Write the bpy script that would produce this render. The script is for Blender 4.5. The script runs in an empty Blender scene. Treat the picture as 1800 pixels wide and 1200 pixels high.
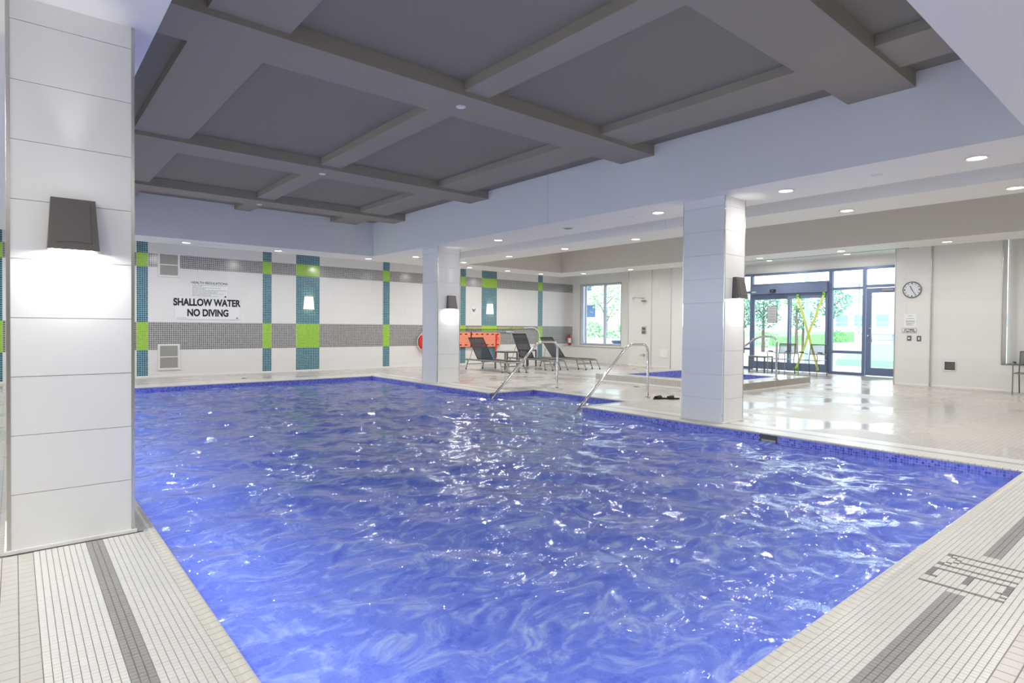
import bpy, bmesh, math, random
import numpy as np
from mathutils import Vector, Matrix
random.seed(7); np.random.seed(7)
S = bpy.context.scene
COL = S.collection
PI = math.pi

# ------------------------------------------------------------------ camera
CY, CP, CR, CF = 6.98917063e-01, -1.41468078e-02, 8.24240488e-03, 1041.20214
f = Vector((math.sin(CY)*math.cos(CP), math.cos(CY)*math.cos(CP), math.sin(CP)))
r0 = Vector((math.cos(CY), -math.sin(CY), 0)); u0 = r0.cross(f)
rt = math.cos(CR)*r0 + math.sin(CR)*u0; up = math.cos(CR)*u0 - math.sin(CR)*r0
cd = bpy.data.cameras.new('camera'); cam = bpy.data.objects.new('camera', cd); COL.objects.link(cam)
m = Matrix((rt, up, -f)).transposed().to_4x4(); m.translation = (0, 0, 1.3); cam.matrix_world = m
cd.sensor_width = 36; cd.lens = CF*36/1800; cd.shift_y = -9.94/1800; cd.clip_start = .02; cd.clip_end = 500
S.camera = cam

# ------------------------------------------------------------------ world, exposure
S.view_settings.view_transform = 'Standard'; S.view_settings.look = 'None'
S.view_settings.gamma = 1; S.view_settings.use_curve_mapping = False
S.view_settings.exposure = 0.74
S.cycles.use_denoising = True
S.cycles.use_adaptive_sampling = True; S.cycles.adaptive_threshold = .03
S.cycles.max_bounces = 8; S.cycles.diffuse_bounces = 5; S.cycles.glossy_bounces = 4
S.cycles.transparent_max_bounces = 12; S.cycles.transmission_bounces = 6
S.cycles.caustics_reflective = False
S.cycles.sample_clamp_indirect = 6
W = bpy.data.worlds.new('world'); S.world = W; W.use_nodes = True
bg = W.node_tree.nodes['Background']; bg.inputs[0].default_value = (.84, .92, 1, 1); bg.inputs[1].default_value = 2.6

LAMP_W = 14.0     # each recessed downlight
def add_light(name, kind, loc, power, size=.2, rot=(0, 0, 0), color=(1, .985, .965), sizey=None, spread=None, spot=None):
    l = bpy.data.lights.new(name, kind); l.energy = power; l.color = color
    if kind == 'AREA':
        l.shape = 'DISK' if sizey is None else 'RECTANGLE'; l.size = size
        if sizey: l.size_y = sizey
        if spread: l.spread = spread
    if kind == 'SPOT': l.spot_size = spot or 2.2; l.spot_blend = 1; l.shadow_soft_size = size
    if kind == 'POINT': l.shadow_soft_size = size
    o = bpy.data.objects.new(name, l); COL.objects.link(o); o.location = loc; o.rotation_euler = rot
    return o

# ------------------------------------------------------------------ helpers
def lin(c):
    return tuple(((v/255)/12.92 if v/255 <= .04045 else ((v/255+.055)/1.055)**2.4) for v in c)
def newmat(name):
    m = bpy.data.materials.new(name); m.use_nodes = True
    return m, m.node_tree, m.node_tree.nodes['Principled BSDF']
def mat(name, c, rough=.5, metal=0, spec=.5, emis=None, es=0, noise=0, nscale=40, bump=0, alpha=1):
    m, t, p = newmat(name)
    p.inputs['Base Color'].default_value = (*lin(c), 1); p.inputs['Roughness'].default_value = rough
    p.inputs['Metallic'].default_value = metal; p.inputs['Specular IOR Level'].default_value = spec
    if emis: p.inputs['Emission Color'].default_value = (*lin(emis), 1); p.inputs['Emission Strength'].default_value = es
    if alpha < 1: p.inputs['Alpha'].default_value = alpha
    if noise or bump:
        g = t.nodes.new('ShaderNodeNewGeometry'); n = t.nodes.new('ShaderNodeTexNoise')
        n.inputs['Scale'].default_value = nscale; n.inputs['Detail'].default_value = 3
        t.links.new(g.outputs['Position'], n.inputs['Vector'])
        if noise:
            r = t.nodes.new('ShaderNodeMix'); r.data_type = 'RGBA'
            r.inputs[6].default_value = (*[v*(1-noise) for v in lin(c)], 1); r.inputs[7].default_value = (*[min(1, v*(1+noise)) for v in lin(c)], 1)
            t.links.new(n.outputs['Fac'], r.inputs[0]); t.links.new(r.outputs[2], p.inputs['Base Color'])
        if bump:
            b = t.nodes.new('ShaderNodeBump'); b.inputs['Strength'].default_value = bump; b.inputs['Distance'].default_value = .002
            t.links.new(n.outputs['Fac'], b.inputs['Height']); t.links.new(b.outputs[0], p.inputs['Normal'])
    return m
def mosaic(name, c1, c2, cm, pw, ph, mort, ax='XZ', off=(0, 0), rough=.3, bias=0, bump=.3, wet=0, offset=0, spec=.5):
    """small tiles drawn on a plane; ax picks the two world axes"""
    m, t, p = newmat(name); N = t.nodes; L = t.links
    g = N.new('ShaderNodeNewGeometry'); s = N.new('ShaderNodeSeparateXYZ'); L.new(g.outputs['Position'], s.inputs[0])
    c = N.new('ShaderNodeCombineXYZ')
    for k in (0, 1):
        a = N.new('ShaderNodeMath'); a.operation = 'ADD'; a.inputs[1].default_value = off[k]
        L.new(s.outputs[ax[k]], a.inputs[0]); L.new(a.outputs[0], c.inputs[k])
    b = N.new('ShaderNodeTexBrick'); b.offset = offset; b.squash = 1
    b.inputs['Scale'].default_value = 1; b.inputs['Brick Width'].default_value = pw; b.inputs['Row Height'].default_value = ph
    b.inputs['Mortar Size'].default_value = mort; b.inputs['Mortar Smooth'].default_value = .1; b.inputs['Bias'].default_value = bias
    b.inputs['Color1'].default_value = (*lin(c1), 1); b.inputs['Color2'].default_value = (*lin(c2), 1); b.inputs['Mortar'].default_value = (*lin(cm), 1)
    L.new(c.outputs[0], b.inputs['Vector']); L.new(b.outputs['Color'], p.inputs['Base Color'])
    p.inputs['Roughness'].default_value = rough; p.inputs['Specular IOR Level'].default_value = spec
    if bump:
        bp = N.new('ShaderNodeBump'); bp.inputs['Strength'].default_value = bump; bp.inputs['Distance'].default_value = .001; bp.invert = True
        L.new(b.outputs['Fac'], bp.inputs['Height']); L.new(bp.outputs[0], p.inputs['Normal'])
    if wet:
        n = N.new('ShaderNodeTexNoise'); n.inputs['Scale'].default_value = .9; n.inputs['Detail'].default_value = 5
        n.inputs['Distortion'].default_value = .6; L.new(g.outputs['Position'], n.inputs['Vector'])
        mr = N.new('ShaderNodeMapRange'); mr.inputs['From Min'].default_value = .44; mr.inputs['From Max'].default_value = .56
        mr.inputs['To Min'].default_value = .14; mr.inputs['To Max'].default_value = rough
        L.new(n.outputs['Fac'], mr.inputs['Value']); L.new(mr.outputs[0], p.inputs['Roughness'])
    return m

def link(name, me, mt, parent=None, kind=None, label=None, cat=None, group=None, loc=None):
    o = bpy.data.objects.new(name, me); COL.objects.link(o)
    if mt is not None and not me.materials: me.materials.append(mt)
    if parent is not None: o.parent = parent
    if loc is not None: o.location = loc
    if kind: o['kind'] = kind
    if label: o['label'] = label
    if cat: o['category'] = cat
    if group: o['group'] = group
    return o
def obj(name, bm, mt, parent=None, smooth=False, **k):
    me = bpy.data.meshes.new(name); bm.normal_update(); bm.to_mesh(me); bm.free()
    if smooth:
        for p in me.polygons: p.use_smooth = True
        try: me.set_sharp_from_angle(angle=math.radians(40))
        except Exception: pass
    return link(name, me, mt, parent, **k)
def thing(name, label, cat, loc=(0, 0, 0), rz=0, group=None):
    o = bpy.data.objects.new(name, None); COL.objects.link(o); o.location = loc; o.rotation_euler = (0, 0, rz)
    o.empty_display_size = .1; o['label'] = label; o['category'] = cat
    if group: o['group'] = group
    return o
def struct_empty(name, label=None):
    o = bpy.data.objects.new(name, None); COL.objects.link(o); o['kind'] = 'structure'
    if label: o['label'] = label
    return o
def dup(root, loc, rz, label, group=None):
    r = root.copy(); COL.objects.link(r); r.location = loc; r.rotation_euler = (0, 0, rz); r['label'] = label
    if group: r['group'] = group
    for ch in list(root.children):
        c = ch.copy(); COL.objects.link(c); c.parent = r
        for g in list(ch.children):
            d = g.copy(); COL.objects.link(d); d.parent = c
    return r
def BM(): return bmesh.new()
def box(bm, x0, x1, y0, y1, z0, z1, bev=0):
    r = bmesh.ops.create_cube(bm, size=1)
    vs = r['verts']
    bmesh.ops.scale(bm, vec=(x1-x0, y1-y0, z1-z0), verts=vs)
    bmesh.ops.translate(bm, vec=((x0+x1)/2, (y0+y1)/2, (z0+z1)/2), verts=vs)
    if bev:
        es = list({e for v in vs for e in v.link_edges})
        bmesh.ops.bevel(bm, geom=es, offset=bev, segments=2, affect='EDGES', profile=.7)
    return bm
def bx(*a, bev=0): return box(BM(), *a, bev=bev)
def tube(bm, pts, r, n=10, closed=False, radii=None):
    pts = [Vector(p) for p in pts]; k = len(pts); rings = []
    prev = None
    for i, p in enumerate(pts):
        if closed: d = (pts[(i+1) % k]-pts[i-1])
        else: d = (pts[min(i+1, k-1)]-pts[max(i-1, 0)])
        d.normalize()
        a = prev if prev is not None else (Vector((0, 0, 1)) if abs(d.z) < .9 else Vector((1, 0, 0)))
        x = (a-d*a.dot(d)).normalized(); y = d.cross(x); prev = x
        rr = radii[i] if radii else r
        rings.append([bm.verts.new(p+(x*math.cos(t)+y*math.sin(t))*rr) for t in [2*PI*j/n for j in range(n)]])
    for i in range(k if closed else k-1):
        a, b = rings[i], rings[(i+1) % k]
        for j in range(n): bm.faces.new((a[j], a[(j+1) % n], b[(j+1) % n], b[j]))
    if not closed:
        bm.faces.new(rings[0][::-1]); bm.faces.new(rings[-1])
    return bm
def fillet(pts, rad, n=6):
    """round the corners of a polyline"""
    P = [Vector(p) for p in pts]; out = [P[0]]
    for i in range(1, len(P)-1):
        a, b, c = P[i-1], P[i], P[i+1]; u = (a-b); v = (c-b)
        r = min(rad, u.length*.49, v.length*.49); p0 = b+u.normalized()*r; p1 = b+v.normalized()*r
        for k in range(n+1):
            t = k/n; out.append(p0*(1-t)**2+b*2*t*(1-t)+p1*t*t)
    out.append(P[-1]); return out
def cyl(bm, c, r, h, n=20, r2=None, axis='Z'):
    rr = bmesh.ops.create_cone(bm, cap_ends=True, segments=n, radius1=r, radius2=r if r2 is None else r2, depth=h)
    if axis == 'X': bmesh.ops.rotate(bm, cent=(0, 0, 0), matrix=Matrix.Rotation(PI/2, 3, 'Y'), verts=rr['verts'])
    if axis == 'Y': bmesh.ops.rotate(bm, cent=(0, 0, 0), matrix=Matrix.Rotation(PI/2, 3, 'X'), verts=rr['verts'])
    bmesh.ops.translate(bm, vec=c, verts=rr['verts']); return bm
def prism(bm, poly, axis, a0, a1):
    """extrude a 2D polygon along an axis"""
    def P(q, a): return {'X': (a, q[0], q[1]), 'Y': (q[0], a, q[1]), 'Z': (q[0], q[1], a)}[axis]
    A = [bm.verts.new(P(q, a0)) for q in poly]; B = [bm.verts.new(P(q, a1)) for q in poly]
    n = len(poly); bm.faces.new(A[::-1]); bm.faces.new(B)
    for i in range(n): bm.faces.new((A[i], A[(i+1) % n], B[(i+1) % n], B[i]))
    bmesh.ops.recalc_face_normals(bm, faces=bm.faces[:]); return bm
def curve_mesh(name, loops, depth, bevel=0):
    cu = bpy.data.curves.new(name, 'CURVE'); cu.dimensions = '2D'; cu.fill_mode = 'BOTH'; cu.extrude = depth/2; cu.bevel_depth = bevel
    for lp in loops:
        s = cu.splines.new('POLY'); s.points.add(len(lp)-1); s.use_cyclic_u = True
        for p, q in zip(s.points, lp): p.co = (q[0], q[1], 0, 1)
    o = bpy.data.objects.new('tmp', cu); COL.objects.link(o)
    me = bpy.data.meshes.new_from_object(o.evaluated_get(bpy.context.evaluated_depsgraph_get()))
    bpy.data.objects.remove(o); bpy.data.curves.remove(cu); me.name = name; return me
def text_mesh(name, s, size, bold=0.0, sx=1.0):
    cu = bpy.data.curves.new(name, 'FONT'); cu.body = s; cu.size = size; cu.align_x = 'CENTER'; cu.align_y = 'CENTER'
    cu.offset = bold; cu.extrude = .001; cu.space_line = .95
    o = bpy.data.objects.new('tmp', cu); COL.objects.link(o)
    me = bpy.data.meshes.new_from_object(o.evaluated_get(bpy.context.evaluated_depsgraph_get()))
    bpy.data.objects.remove(o); bpy.data.curves.remove(cu); me.name = name
    if sx != 1: me.transform(Matrix.Diagonal((sx, 1, 1, 1)))
    return me
ROT_Y = Matrix.Rotation(PI/2, 4, 'X')                                     # plane facing -Y
ROT_X = Matrix.Rotation(-PI/2, 4, 'Z') @ Matrix.Rotation(PI/2, 4, 'X')    # plane facing -X
def place(me, rot, loc): me.transform(Matrix.Translation(loc) @ rot); return me
def rrect(x0, x1, y0, y1, r, n=4):
    out = []
    for cx, cy, a0 in ((x1-r, y1-r, 0), (x0+r, y1-r, PI/2), (x0+r, y0+r, PI), (x1-r, y0+r, 1.5*PI)):
        for k in range(n+1): a = a0+k*PI/2/n; out.append((cx+r*math.cos(a), cy+r*math.sin(a)))
    return out
def circle(cx, cy, r, n=24): return [(cx+r*math.cos(2*PI*k/n), cy+r*math.sin(2*PI*k/n)) for k in range(n)]

# ------------------------------------------------------------------ materials
M = {}
M['paint'] = mat('white_paint', (236, 235, 233), .6)
M['soffit'] = mat('soffit_paint', (238, 237, 235), .55)
M['fascia'] = mat('fascia_paint', (236, 236, 236), .6, noise=.02, nscale=200, bump=.15)
M['taupe'] = mat('taupe_paint', (216, 211, 204), .6)
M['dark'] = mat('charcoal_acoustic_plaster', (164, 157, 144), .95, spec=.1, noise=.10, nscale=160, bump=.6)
M['dark_shaded'] = mat('charcoal_plaster_shaded', (148, 142, 130), .95, spec=.1, noise=.08, nscale=220, bump=.5)  # shade between the beams painted in as a darker tone
M['tilew'] = mat('white_porcelain_tile', (238, 237, 235), .22, noise=.02, nscale=3)
M['grout'] = mat('grout', (222, 220, 217), .9)
M['steel'] = mat('brushed_steel', (205, 203, 198), .25, metal=1)
M['chrome'] = mat('polished_steel', (225, 223, 218), .12, metal=1)
M['darksteel'] = mat('grey_metal', (112, 110, 106), .4, metal=.6)
M['wallbk'] = mosaic('white_wall_tile', (232, 230, 228), (235, 233, 231), (224, 222, 219), 1.2, .333, .003, 'XZ', rough=.3, bump=.1)
M['wallrt'] = mosaic('white_wall_tile_side', (228, 226, 223), (232, 230, 227), (221, 219, 216), 2.4, .333, .003, 'YZ', rough=.3, bump=.1)
M['teal'] = mosaic('teal_mosaic', (36, 82, 98), (58, 114, 130), (168, 204, 212), .048, .048, .0045, 'XZ', rough=.15, bump=.2)
M['lime'] = mosaic('lime_mosaic', (146, 196, 60), (166, 208, 84), (178, 208, 120), .048, .048, .003, 'XZ', rough=.15, bump=.2)
M['greym'] = mosaic('grey_mosaic', (112, 110, 108), (134, 132, 130), (210, 208, 207), .048, .048, .0045, 'XZ', rough=.2, bump=.2)
M['deck'] = mosaic('beige_deck_mosaic', (192, 187, 180), (199, 194, 187), (168, 162, 154), .055, .055, .003, 'XY', off=(.02, .025), rough=.38, wet=1, bump=.12, spec=.35)
M['decksurf'] = mosaic('deck_underlay', (196, 190, 182), (200, 194, 186), (186, 180, 172), .055, .055, .003, 'XY', rough=.7, bump=0)
M['strip'] = mosaic('white_deck_mosaic', (226, 224, 218), (230, 228, 222), (196, 192, 184), .027, .027, .0022, 'XY', rough=.3, bump=.2)
M['stripg'] = mosaic('grey_deck_mosaic', (160, 158, 154), (172, 170, 166), (196, 192, 186), .027, .027, .0022, 'XY', rough=.3, bump=.2)
M['tmw'] = mat('ivory_mosaic_tile', (226, 223, 217), .3, noise=.05, nscale=9)
M['tmg'] = mat('grey_mosaic_tile', (160, 157, 153), .3, noise=.08, nscale=25)
M['tmd'] = mat('dark_grey_mosaic_tile', (128, 124, 120), .35, noise=.06, nscale=25)
M['tmb'] = mat('beige_mosaic_tile', (206, 200, 191), .28, noise=.03, nscale=12)
M['mgrout'] = mat('mosaic_grout', (140, 135, 127), .9)
M['coping'] = mat('ivory_bullnose_tile', (222, 217, 205), .3, noise=.04, nscale=9)
M['wl_x'] = mosaic('blue_waterline_mosaic_x', (70, 80, 190), (146, 150, 232), (172, 176, 242), .0275, .0275, .0016, 'YZ', rough=.12, bump=.2)
M['wl_y'] = mosaic('blue_waterline_mosaic_y', (70, 80, 190), (146, 150, 232), (172, 176, 242), .0275, .0275, .0016, 'XZ', rough=.12, bump=.2)
M['basin'] = mosaic('blue_basin_mosaic', (92, 110, 214), (138, 154, 232), (148, 164, 236), .055, .055, .004, 'XY', rough=.4, bump=0)
M['basin_s'] = mat('blue_basin_wall', (98, 114, 216), .4)
M['steps'] = mat('pale_step_tile', (232, 250, 238), .4, noise=.05, nscale=8)
M['black'] = mat('black_print', (24, 24, 26), .5)
M['greyprint'] = mat('grey_print', (120, 120, 122), .6)
M['signw'] = mat('white_sign_board', (238, 238, 238), .3)
M['vent'] = mat('vent_white', (232, 230, 226), .4)
M['ventd'] = mat('vent_grey_louvre', (182, 180, 174), .5)
M['ventbk'] = mat('vent_dark_back', (96, 94, 90), .8)
M['sconce'] = mat('bronze_grey_fixture', (108, 103, 99), .38, metal=.35)
M['lamp'] = mat('lamp_lens', (255, 252, 245), .4, emis=(255, 250, 240), es=7)
M['glassshade'] = mat('opal_glass_shade', (250, 240, 225), .3, emis=(255, 226, 196), es=.55)
M['frame'] = mat('hazed_window_frame', (112, 126, 156), .4, metal=.2)  # daylight haze painted into the tone; the metal itself is dark
M['wframe'] = mat('white_window_frame', (214, 220, 236), .4)
M['sling'] = mat('black_mesh_sling', (38, 40, 48), .7, alpha=.68)
M['slingl'] = mat('grey_mesh_sling', (84, 90, 102), .7, alpha=.45)
M['chairal'] = mat('satin_grey_aluminium', (150, 148, 145), .35, metal=.6)
M['orange'] = mat('orange_plastic', (244, 150, 120), .4)
M['red'] = mat('red_plastic', (226, 52, 36), .4)
M['redm'] = mat('red_enamel', (206, 30, 34), .3)
M['rope'] = mat('white_rope', (236, 232, 222), .8)
M['yellow'] = mat('yellow_pole', (206, 214, 60), .35)
M['bluep'] = mat('blue_pole', (96, 160, 200), .35)
M['tape'] = mat('lime_caution_tape', (214, 226, 110), .5)
M['tapeg'] = mat('bright_green_tape_knot', (120, 210, 50), .5)
M['rubber'] = mat('black_rubber', (38, 37, 35), .6)
M['clockf'] = mat('clock_face_grey', (222, 225, 232), .3)
M['grass'] = mat('artificial_turf', (140, 192, 150), .9, noise=.15, nscale=30)
M['lawn'] = mat('lawn_grass', (130, 180, 116), .95, noise=.2, nscale=8)
M['leaf'] = mat('leaf_green', (112, 168, 104), .8, noise=.3, nscale=6)
M['leaf2'] = mat('leaf_blue_green', (104, 160, 134), .8, noise=.3, nscale=6)
M['bark'] = mat('bark', (110, 98, 86), .9)
M['concrete'] = mat('pale_concrete_paving', (206, 206, 208), .8, noise=.05, nscale=3)
M['bldg'] = mat('white_stucco', (230, 230, 232), .8)
M['bwin'] = mat('far_window_glass', (136, 158, 170), .2)
M['pot'] = mat('slate_blue_pot', (70, 92, 138), .5)
M['lamppost'] = mat('grey_lamp_post', (150, 160, 176), .5)

def glass_mat():
    m = bpy.data.materials.new('window_glass'); m.use_nodes = True; t = m.node_tree; t.nodes.clear()
    o = t.nodes.new('ShaderNodeOutputMaterial'); mx = t.nodes.new('ShaderNodeMixShader'); tr = t.nodes.new('ShaderNodeBsdfTransparent')
    g = t.nodes.new('ShaderNodeBsdfGlossy'); g.inputs['Roughness'].default_value = .02; fr = t.nodes.new('ShaderNodeFresnel'); fr.inputs[0].default_value = 1.35
    tr.inputs[0].default_value = (.93, .97, .97, 1)
    t.links.new(fr.outputs[0], mx.inputs[0]); t.links.new(tr.outputs[0], mx.inputs[1]); t.links.new(g.outputs[0], mx.inputs[2]); t.links.new(mx.outputs[0], o.inputs[0]); return m
M['glass'] = glass_mat()
def water_mat(name='pool_water', clear=.58, tint=(.92, .96, 1.0), body=(140, 160, 238), bs=1.0):
    m = bpy.data.materials.new(name); m.use_nodes = True; t = m.node_tree; t.nodes.clear(); N = t.nodes.new; L = t.links.new
    o = N('ShaderNodeOutputMaterial'); g = N('ShaderNodeNewGeometry')
    n1 = N('ShaderNodeTexNoise'); n1.inputs['Scale'].default_value = 3.2; n1.inputs['Detail'].default_value = 4; n1.inputs['Distortion'].default_value = 1.6; n1.inputs['Roughness'].default_value = .5
    n2 = N('ShaderNodeTexNoise'); n2.inputs['Scale'].default_value = 13; n2.inputs['Detail'].default_value = 2; n2.inputs['Distortion'].default_value = 1.0
    mp = N('ShaderNodeMapping'); mp.inputs['Rotation'].default_value = (0, 0, -.7); mp.inputs['Scale'].default_value = (1, 1.5, 1)
    L(g.outputs['Position'], mp.inputs[0]); L(mp.outputs[0], n1.inputs['Vector']); L(mp.outputs[0], n2.inputs['Vector'])
    b1 = N('ShaderNodeBump'); b1.inputs['Strength'].default_value = 1; b1.inputs['Distance'].default_value = .007*bs; L(n1.outputs['Fac'], b1.inputs['Height'])
    b2 = N('ShaderNodeBump'); b2.inputs['Strength'].default_value = 1; b2.inputs['Distance'].default_value = .0013*bs; L(n2.outputs['Fac'], b2.inputs['Height']); L(b1.outputs[0], b2.inputs['Normal'])
    # refraction and caustic swirls painted into the diffuse colour as light and dark filaments
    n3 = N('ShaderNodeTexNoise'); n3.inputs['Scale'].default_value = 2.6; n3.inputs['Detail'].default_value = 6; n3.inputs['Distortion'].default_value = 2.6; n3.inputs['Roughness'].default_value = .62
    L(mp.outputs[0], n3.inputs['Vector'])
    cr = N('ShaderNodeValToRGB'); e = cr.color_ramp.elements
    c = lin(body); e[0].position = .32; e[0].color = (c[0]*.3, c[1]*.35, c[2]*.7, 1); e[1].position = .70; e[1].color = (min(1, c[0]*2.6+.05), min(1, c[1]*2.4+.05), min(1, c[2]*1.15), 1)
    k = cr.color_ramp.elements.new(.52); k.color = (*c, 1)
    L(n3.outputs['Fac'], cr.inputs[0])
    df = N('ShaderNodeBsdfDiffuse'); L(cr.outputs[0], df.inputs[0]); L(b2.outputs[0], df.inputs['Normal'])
    tr = N('ShaderNodeBsdfTransparent'); tr.inputs[0].default_value = (*tint, 1)
    rf = N('ShaderNodeBsdfRefraction'); rf.inputs['Color'].default_value = (*tint, 1); rf.inputs['Roughness'].default_value = 0; rf.inputs['IOR'].default_value = 1.33; L(b2.outputs[0], rf.inputs['Normal'])
    m0 = N('ShaderNodeMixShader'); m0.inputs[0].default_value = .6; L(tr.outputs[0], m0.inputs[1]); L(rf.outputs[0], m0.inputs[2])
    m1 = N('ShaderNodeMixShader'); m1.inputs[0].default_value = clear; L(df.outputs[0], m1.inputs[1]); L(m0.outputs[0], m1.inputs[2])
    gl = N('ShaderNodeBsdfGlossy'); gl.inputs['Roughness'].default_value = .0; L(b2.outputs[0], gl.inputs['Normal'])
    fr = N('ShaderNodeFresnel'); fr.inputs[0].default_value = 1.33; L(b2.outputs[0], fr.inputs['Normal'])
    m2 = N('ShaderNodeMixShader'); L(fr.outputs[0], m2.inputs[0]); L(m1.outputs[0], m2.inputs[1]); L(gl.outputs[0], m2.inputs[2])
    L(m2.outputs[0], o.inputs[0]); return m
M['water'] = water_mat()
M['tubwater'] = water_mat('tub_water', .6, (.8, .9, 1), (200, 214, 236), .15)

# ------------------------------------------------------------------ layout numbers
PX0, PX1, PY0, PY1 = .68, 7.21, 1.13, 14.25       # pool
JX, JY0, JY1 = 8.38, 6.75, 9.25                   # entry bay of the pool
ZS, ZT = 3.13, 4.0                                # soffit height, dark ceiling
RX0, RX1, RY0, RY1 = -3.2, 16.45, -3.0, 16.75     # room
GX = 18.7                                         # glazed front
WATER = -.10

# ------------------------------------------------------------------ floor
def inpool(x, y): return (PX0 < x < PX1 and PY0 < y < PY1) or (PX1 <= x < JX and JY0 < y < JY1)
TUB = (11.6, 14.0, 6.8, 9.4)
PLAT = (11.1, 14.72, 6.3, 9.95)
def floor_class(x, y):
    if inpool(x, y): return None
    if TUB[0] < x < TUB[1] and TUB[2] < y < TUB[3]: return None
    dx = max(PX0-x, 0, x-PX1); dy = max(PY0-y, 0, y-PY1); d = max(dx, dy)
    if PX1 < x < JX+.6 and JY0-.0 < y < JY1: d = 9 if x > JX+.06 else 0
    if d < .06: return 'cop'
    near = (y < PY0 and PX0-.6 < x < PX1+.6) or (x < PX0 and y < 4.3)
    if near and d < .6: return 'near'
    if x < PX0 and y < 4.34 and y > 1.0 and x > PX0-.95: return 'nearb'
    if y < PY0 and y > .05 and x > 1.0 and x < 5.0: return 'nearb'
    if d < .6: return 'stripg' if .285 < d < .375 else 'strip'
    return 'deck'
def cuts(*a): return sorted(set(round(v, 4) for v in a))
xs = cuts(RX0-.2, PX0-.95, PX0-.6, PX0-.375, PX0-.285, PX0-.06, PX0, 1.0, 5.0, PX1, PX1+.06, PX1+.285, PX1+.375, PX1+.6, JX, JX+.06, TUB[0], TUB[1], 16.45, GX+.1)
ys = cuts(RY0-.2, .05, PY0-.6, PY0-.375, PY0-.285, PY0-.06, PY0, 1.0, 4.3, 4.34, TUB[2], TUB[3], JY0, JY1, JY0-.06, JY1+.06, PY1, PY1+.06, PY1+.285, PY1+.375, PY1+.6, RY1+.1)
fb = {}
for i in range(len(xs)-1):
    for j in range(len(ys)-1):
        c = floor_class((xs[i]+xs[i+1])/2, (ys[j]+ys[j+1])/2)
        if c is None: continue
        key = {'cop': 'low', 'near': 'low', 'nearb': 'low'}.get(c, c)
        z = -.004 if key == 'low' else 0
        if c == 'cop': z = -.012
        b = fb.setdefault(key, BM())
        vs = [b.verts.new(p) for p in ((xs[i], ys[j], z), (xs[i+1], ys[j], z), (xs[i+1], ys[j+1], z), (xs[i], ys[j+1], z))]
        b.faces.new(vs)
floor = obj('floor', fb.pop('deck'), M['deck'], kind='structure')
sub = obj('floor_slab', bx(RX0-.2, GX+.1, RY0-.2, PY0-.02, -.3, -.02), M['grout'], floor)
for a in ((RX0-.2, PX0-.02, PY0-.02, RY1+.1), (PX1+.02, TUB[0]-.02, PY0-.02, JY0-.02), (PX1+.02, TUB[0]-.02, JY1+.02, RY1+.1), (JX+.02, TUB[0]-.02, JY0-.02, JY1+.02),
          (TUB[1]+.02, GX+.1, PY0-.02, RY1+.1), (TUB[0]-.02, TUB[1]+.02, PY0-.02, TUB[2]-.02), (TUB[0]-.02, TUB[1]+.02, TUB[3]+.02, RY1+.1), (PX0-.02, PX1+.02, PY1+.02, RY1+.1)):
    obj('floor_slab', bx(a[0], a[1], a[2], a[3], -.3, -.02), M['grout'], floor)
obj('mosaic_bed', fb['low'], M['mgrout'], floor)
obj('mosaic_border', fb['strip'], M['strip'], floor); obj('mosaic_stripe', fb['stripg'], M['stripg'], floor)

# mosaic tiles built one by one near the camera
P = .027
def tile_mesh(name, w, h, mt, g=.0022, t=.006, bev=.0014):
    bm = BM(); a, b = (w-g)/2, (h-g)/2
    A = [bm.verts.new((sx*a, sy*b, -t)) for sx, sy in ((-1, -1), (1, -1), (1, 1), (-1, 1))]
    B = [bm.verts.new((sx*a, sy*b, -bev)) for sx, sy in ((-1, -1), (1, -1), (1, 1), (-1, 1))]
    C = [bm.verts.new((sx*(a-bev), sy*(b-bev), 0)) for sx, sy in ((-1, -1), (1, -1), (1, 1), (-1, 1))]
    for k in range(4):
        bm.faces.new((A[k], A[(k+1) % 4], B[(k+1) % 4], B[k])); bm.faces.new((B[k], B[(k+1) % 4], C[(k+1) % 4], C[k]))
    bm.faces.new(C)
    me = bpy.data.meshes.new(name); bm.to_mesh(me); bm.free(); me.materials.append(mt); return me
class Field:
    """many tiles joined in one mesh, fast"""
    def __init__(s): s.v = []; s.f = []
    def add(s, x, y, z, w, h, g=.0022, t=.006, bev=.0014):
        a, b = (w-g)/2, (h-g)/2; n = len(s.v)
        for (aa, bb, zz) in ((a, b, -t), (a, b, -bev), (a-bev, b-bev, 0)):
            for sx, sy in ((-1, -1), (1, -1), (1, 1), (-1, 1)): s.v.append((x+sx*aa, y+sy*bb, z+zz))
        for l in (0, 4):
            for k in range(4): s.f.append((n+l+k, n+l+(k+1) % 4, n+l+4+(k+1) % 4, n+l+4+k))
        s.f.append((n+8, n+9, n+10, n+11))
    def build(s, name, mt, parent, kind='stuff'):
        me = bpy.data.meshes.new(name); me.from_pydata(s.v, [], s.f); me.update(); return link(name, me, mt, parent, kind=kind)
glyph = set()
for r in range(3, 16): glyph.add((0, r))                                   # 1
glyph.add((2, 15))                                                        # point
for r in range(3, 16): glyph.add((9, r))                                   # 3
for c in range(4, 9): glyph |= {(c, 3), (c, 9), (c, 15)}
glyph |= {(4, 4), (4, 14)}
for r in range(3, 16): glyph |= {(12, r), (20, r)}                         # M with a middle stem
glyph |= {(13, 3), (19, 3), (14, 4), (18, 4), (15, 5), (17, 5)}
for r in range(6, 16): glyph.add((16, r))
X1 = 3.636                                                                # x of glyph column 0
fw, fg, fd = Field(), Field(), Field(); cand = []
ncol = int((PX1+.54-(PX0-.6))/P)
k0 = int((X1-(PX0-.6))/P)
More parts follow.
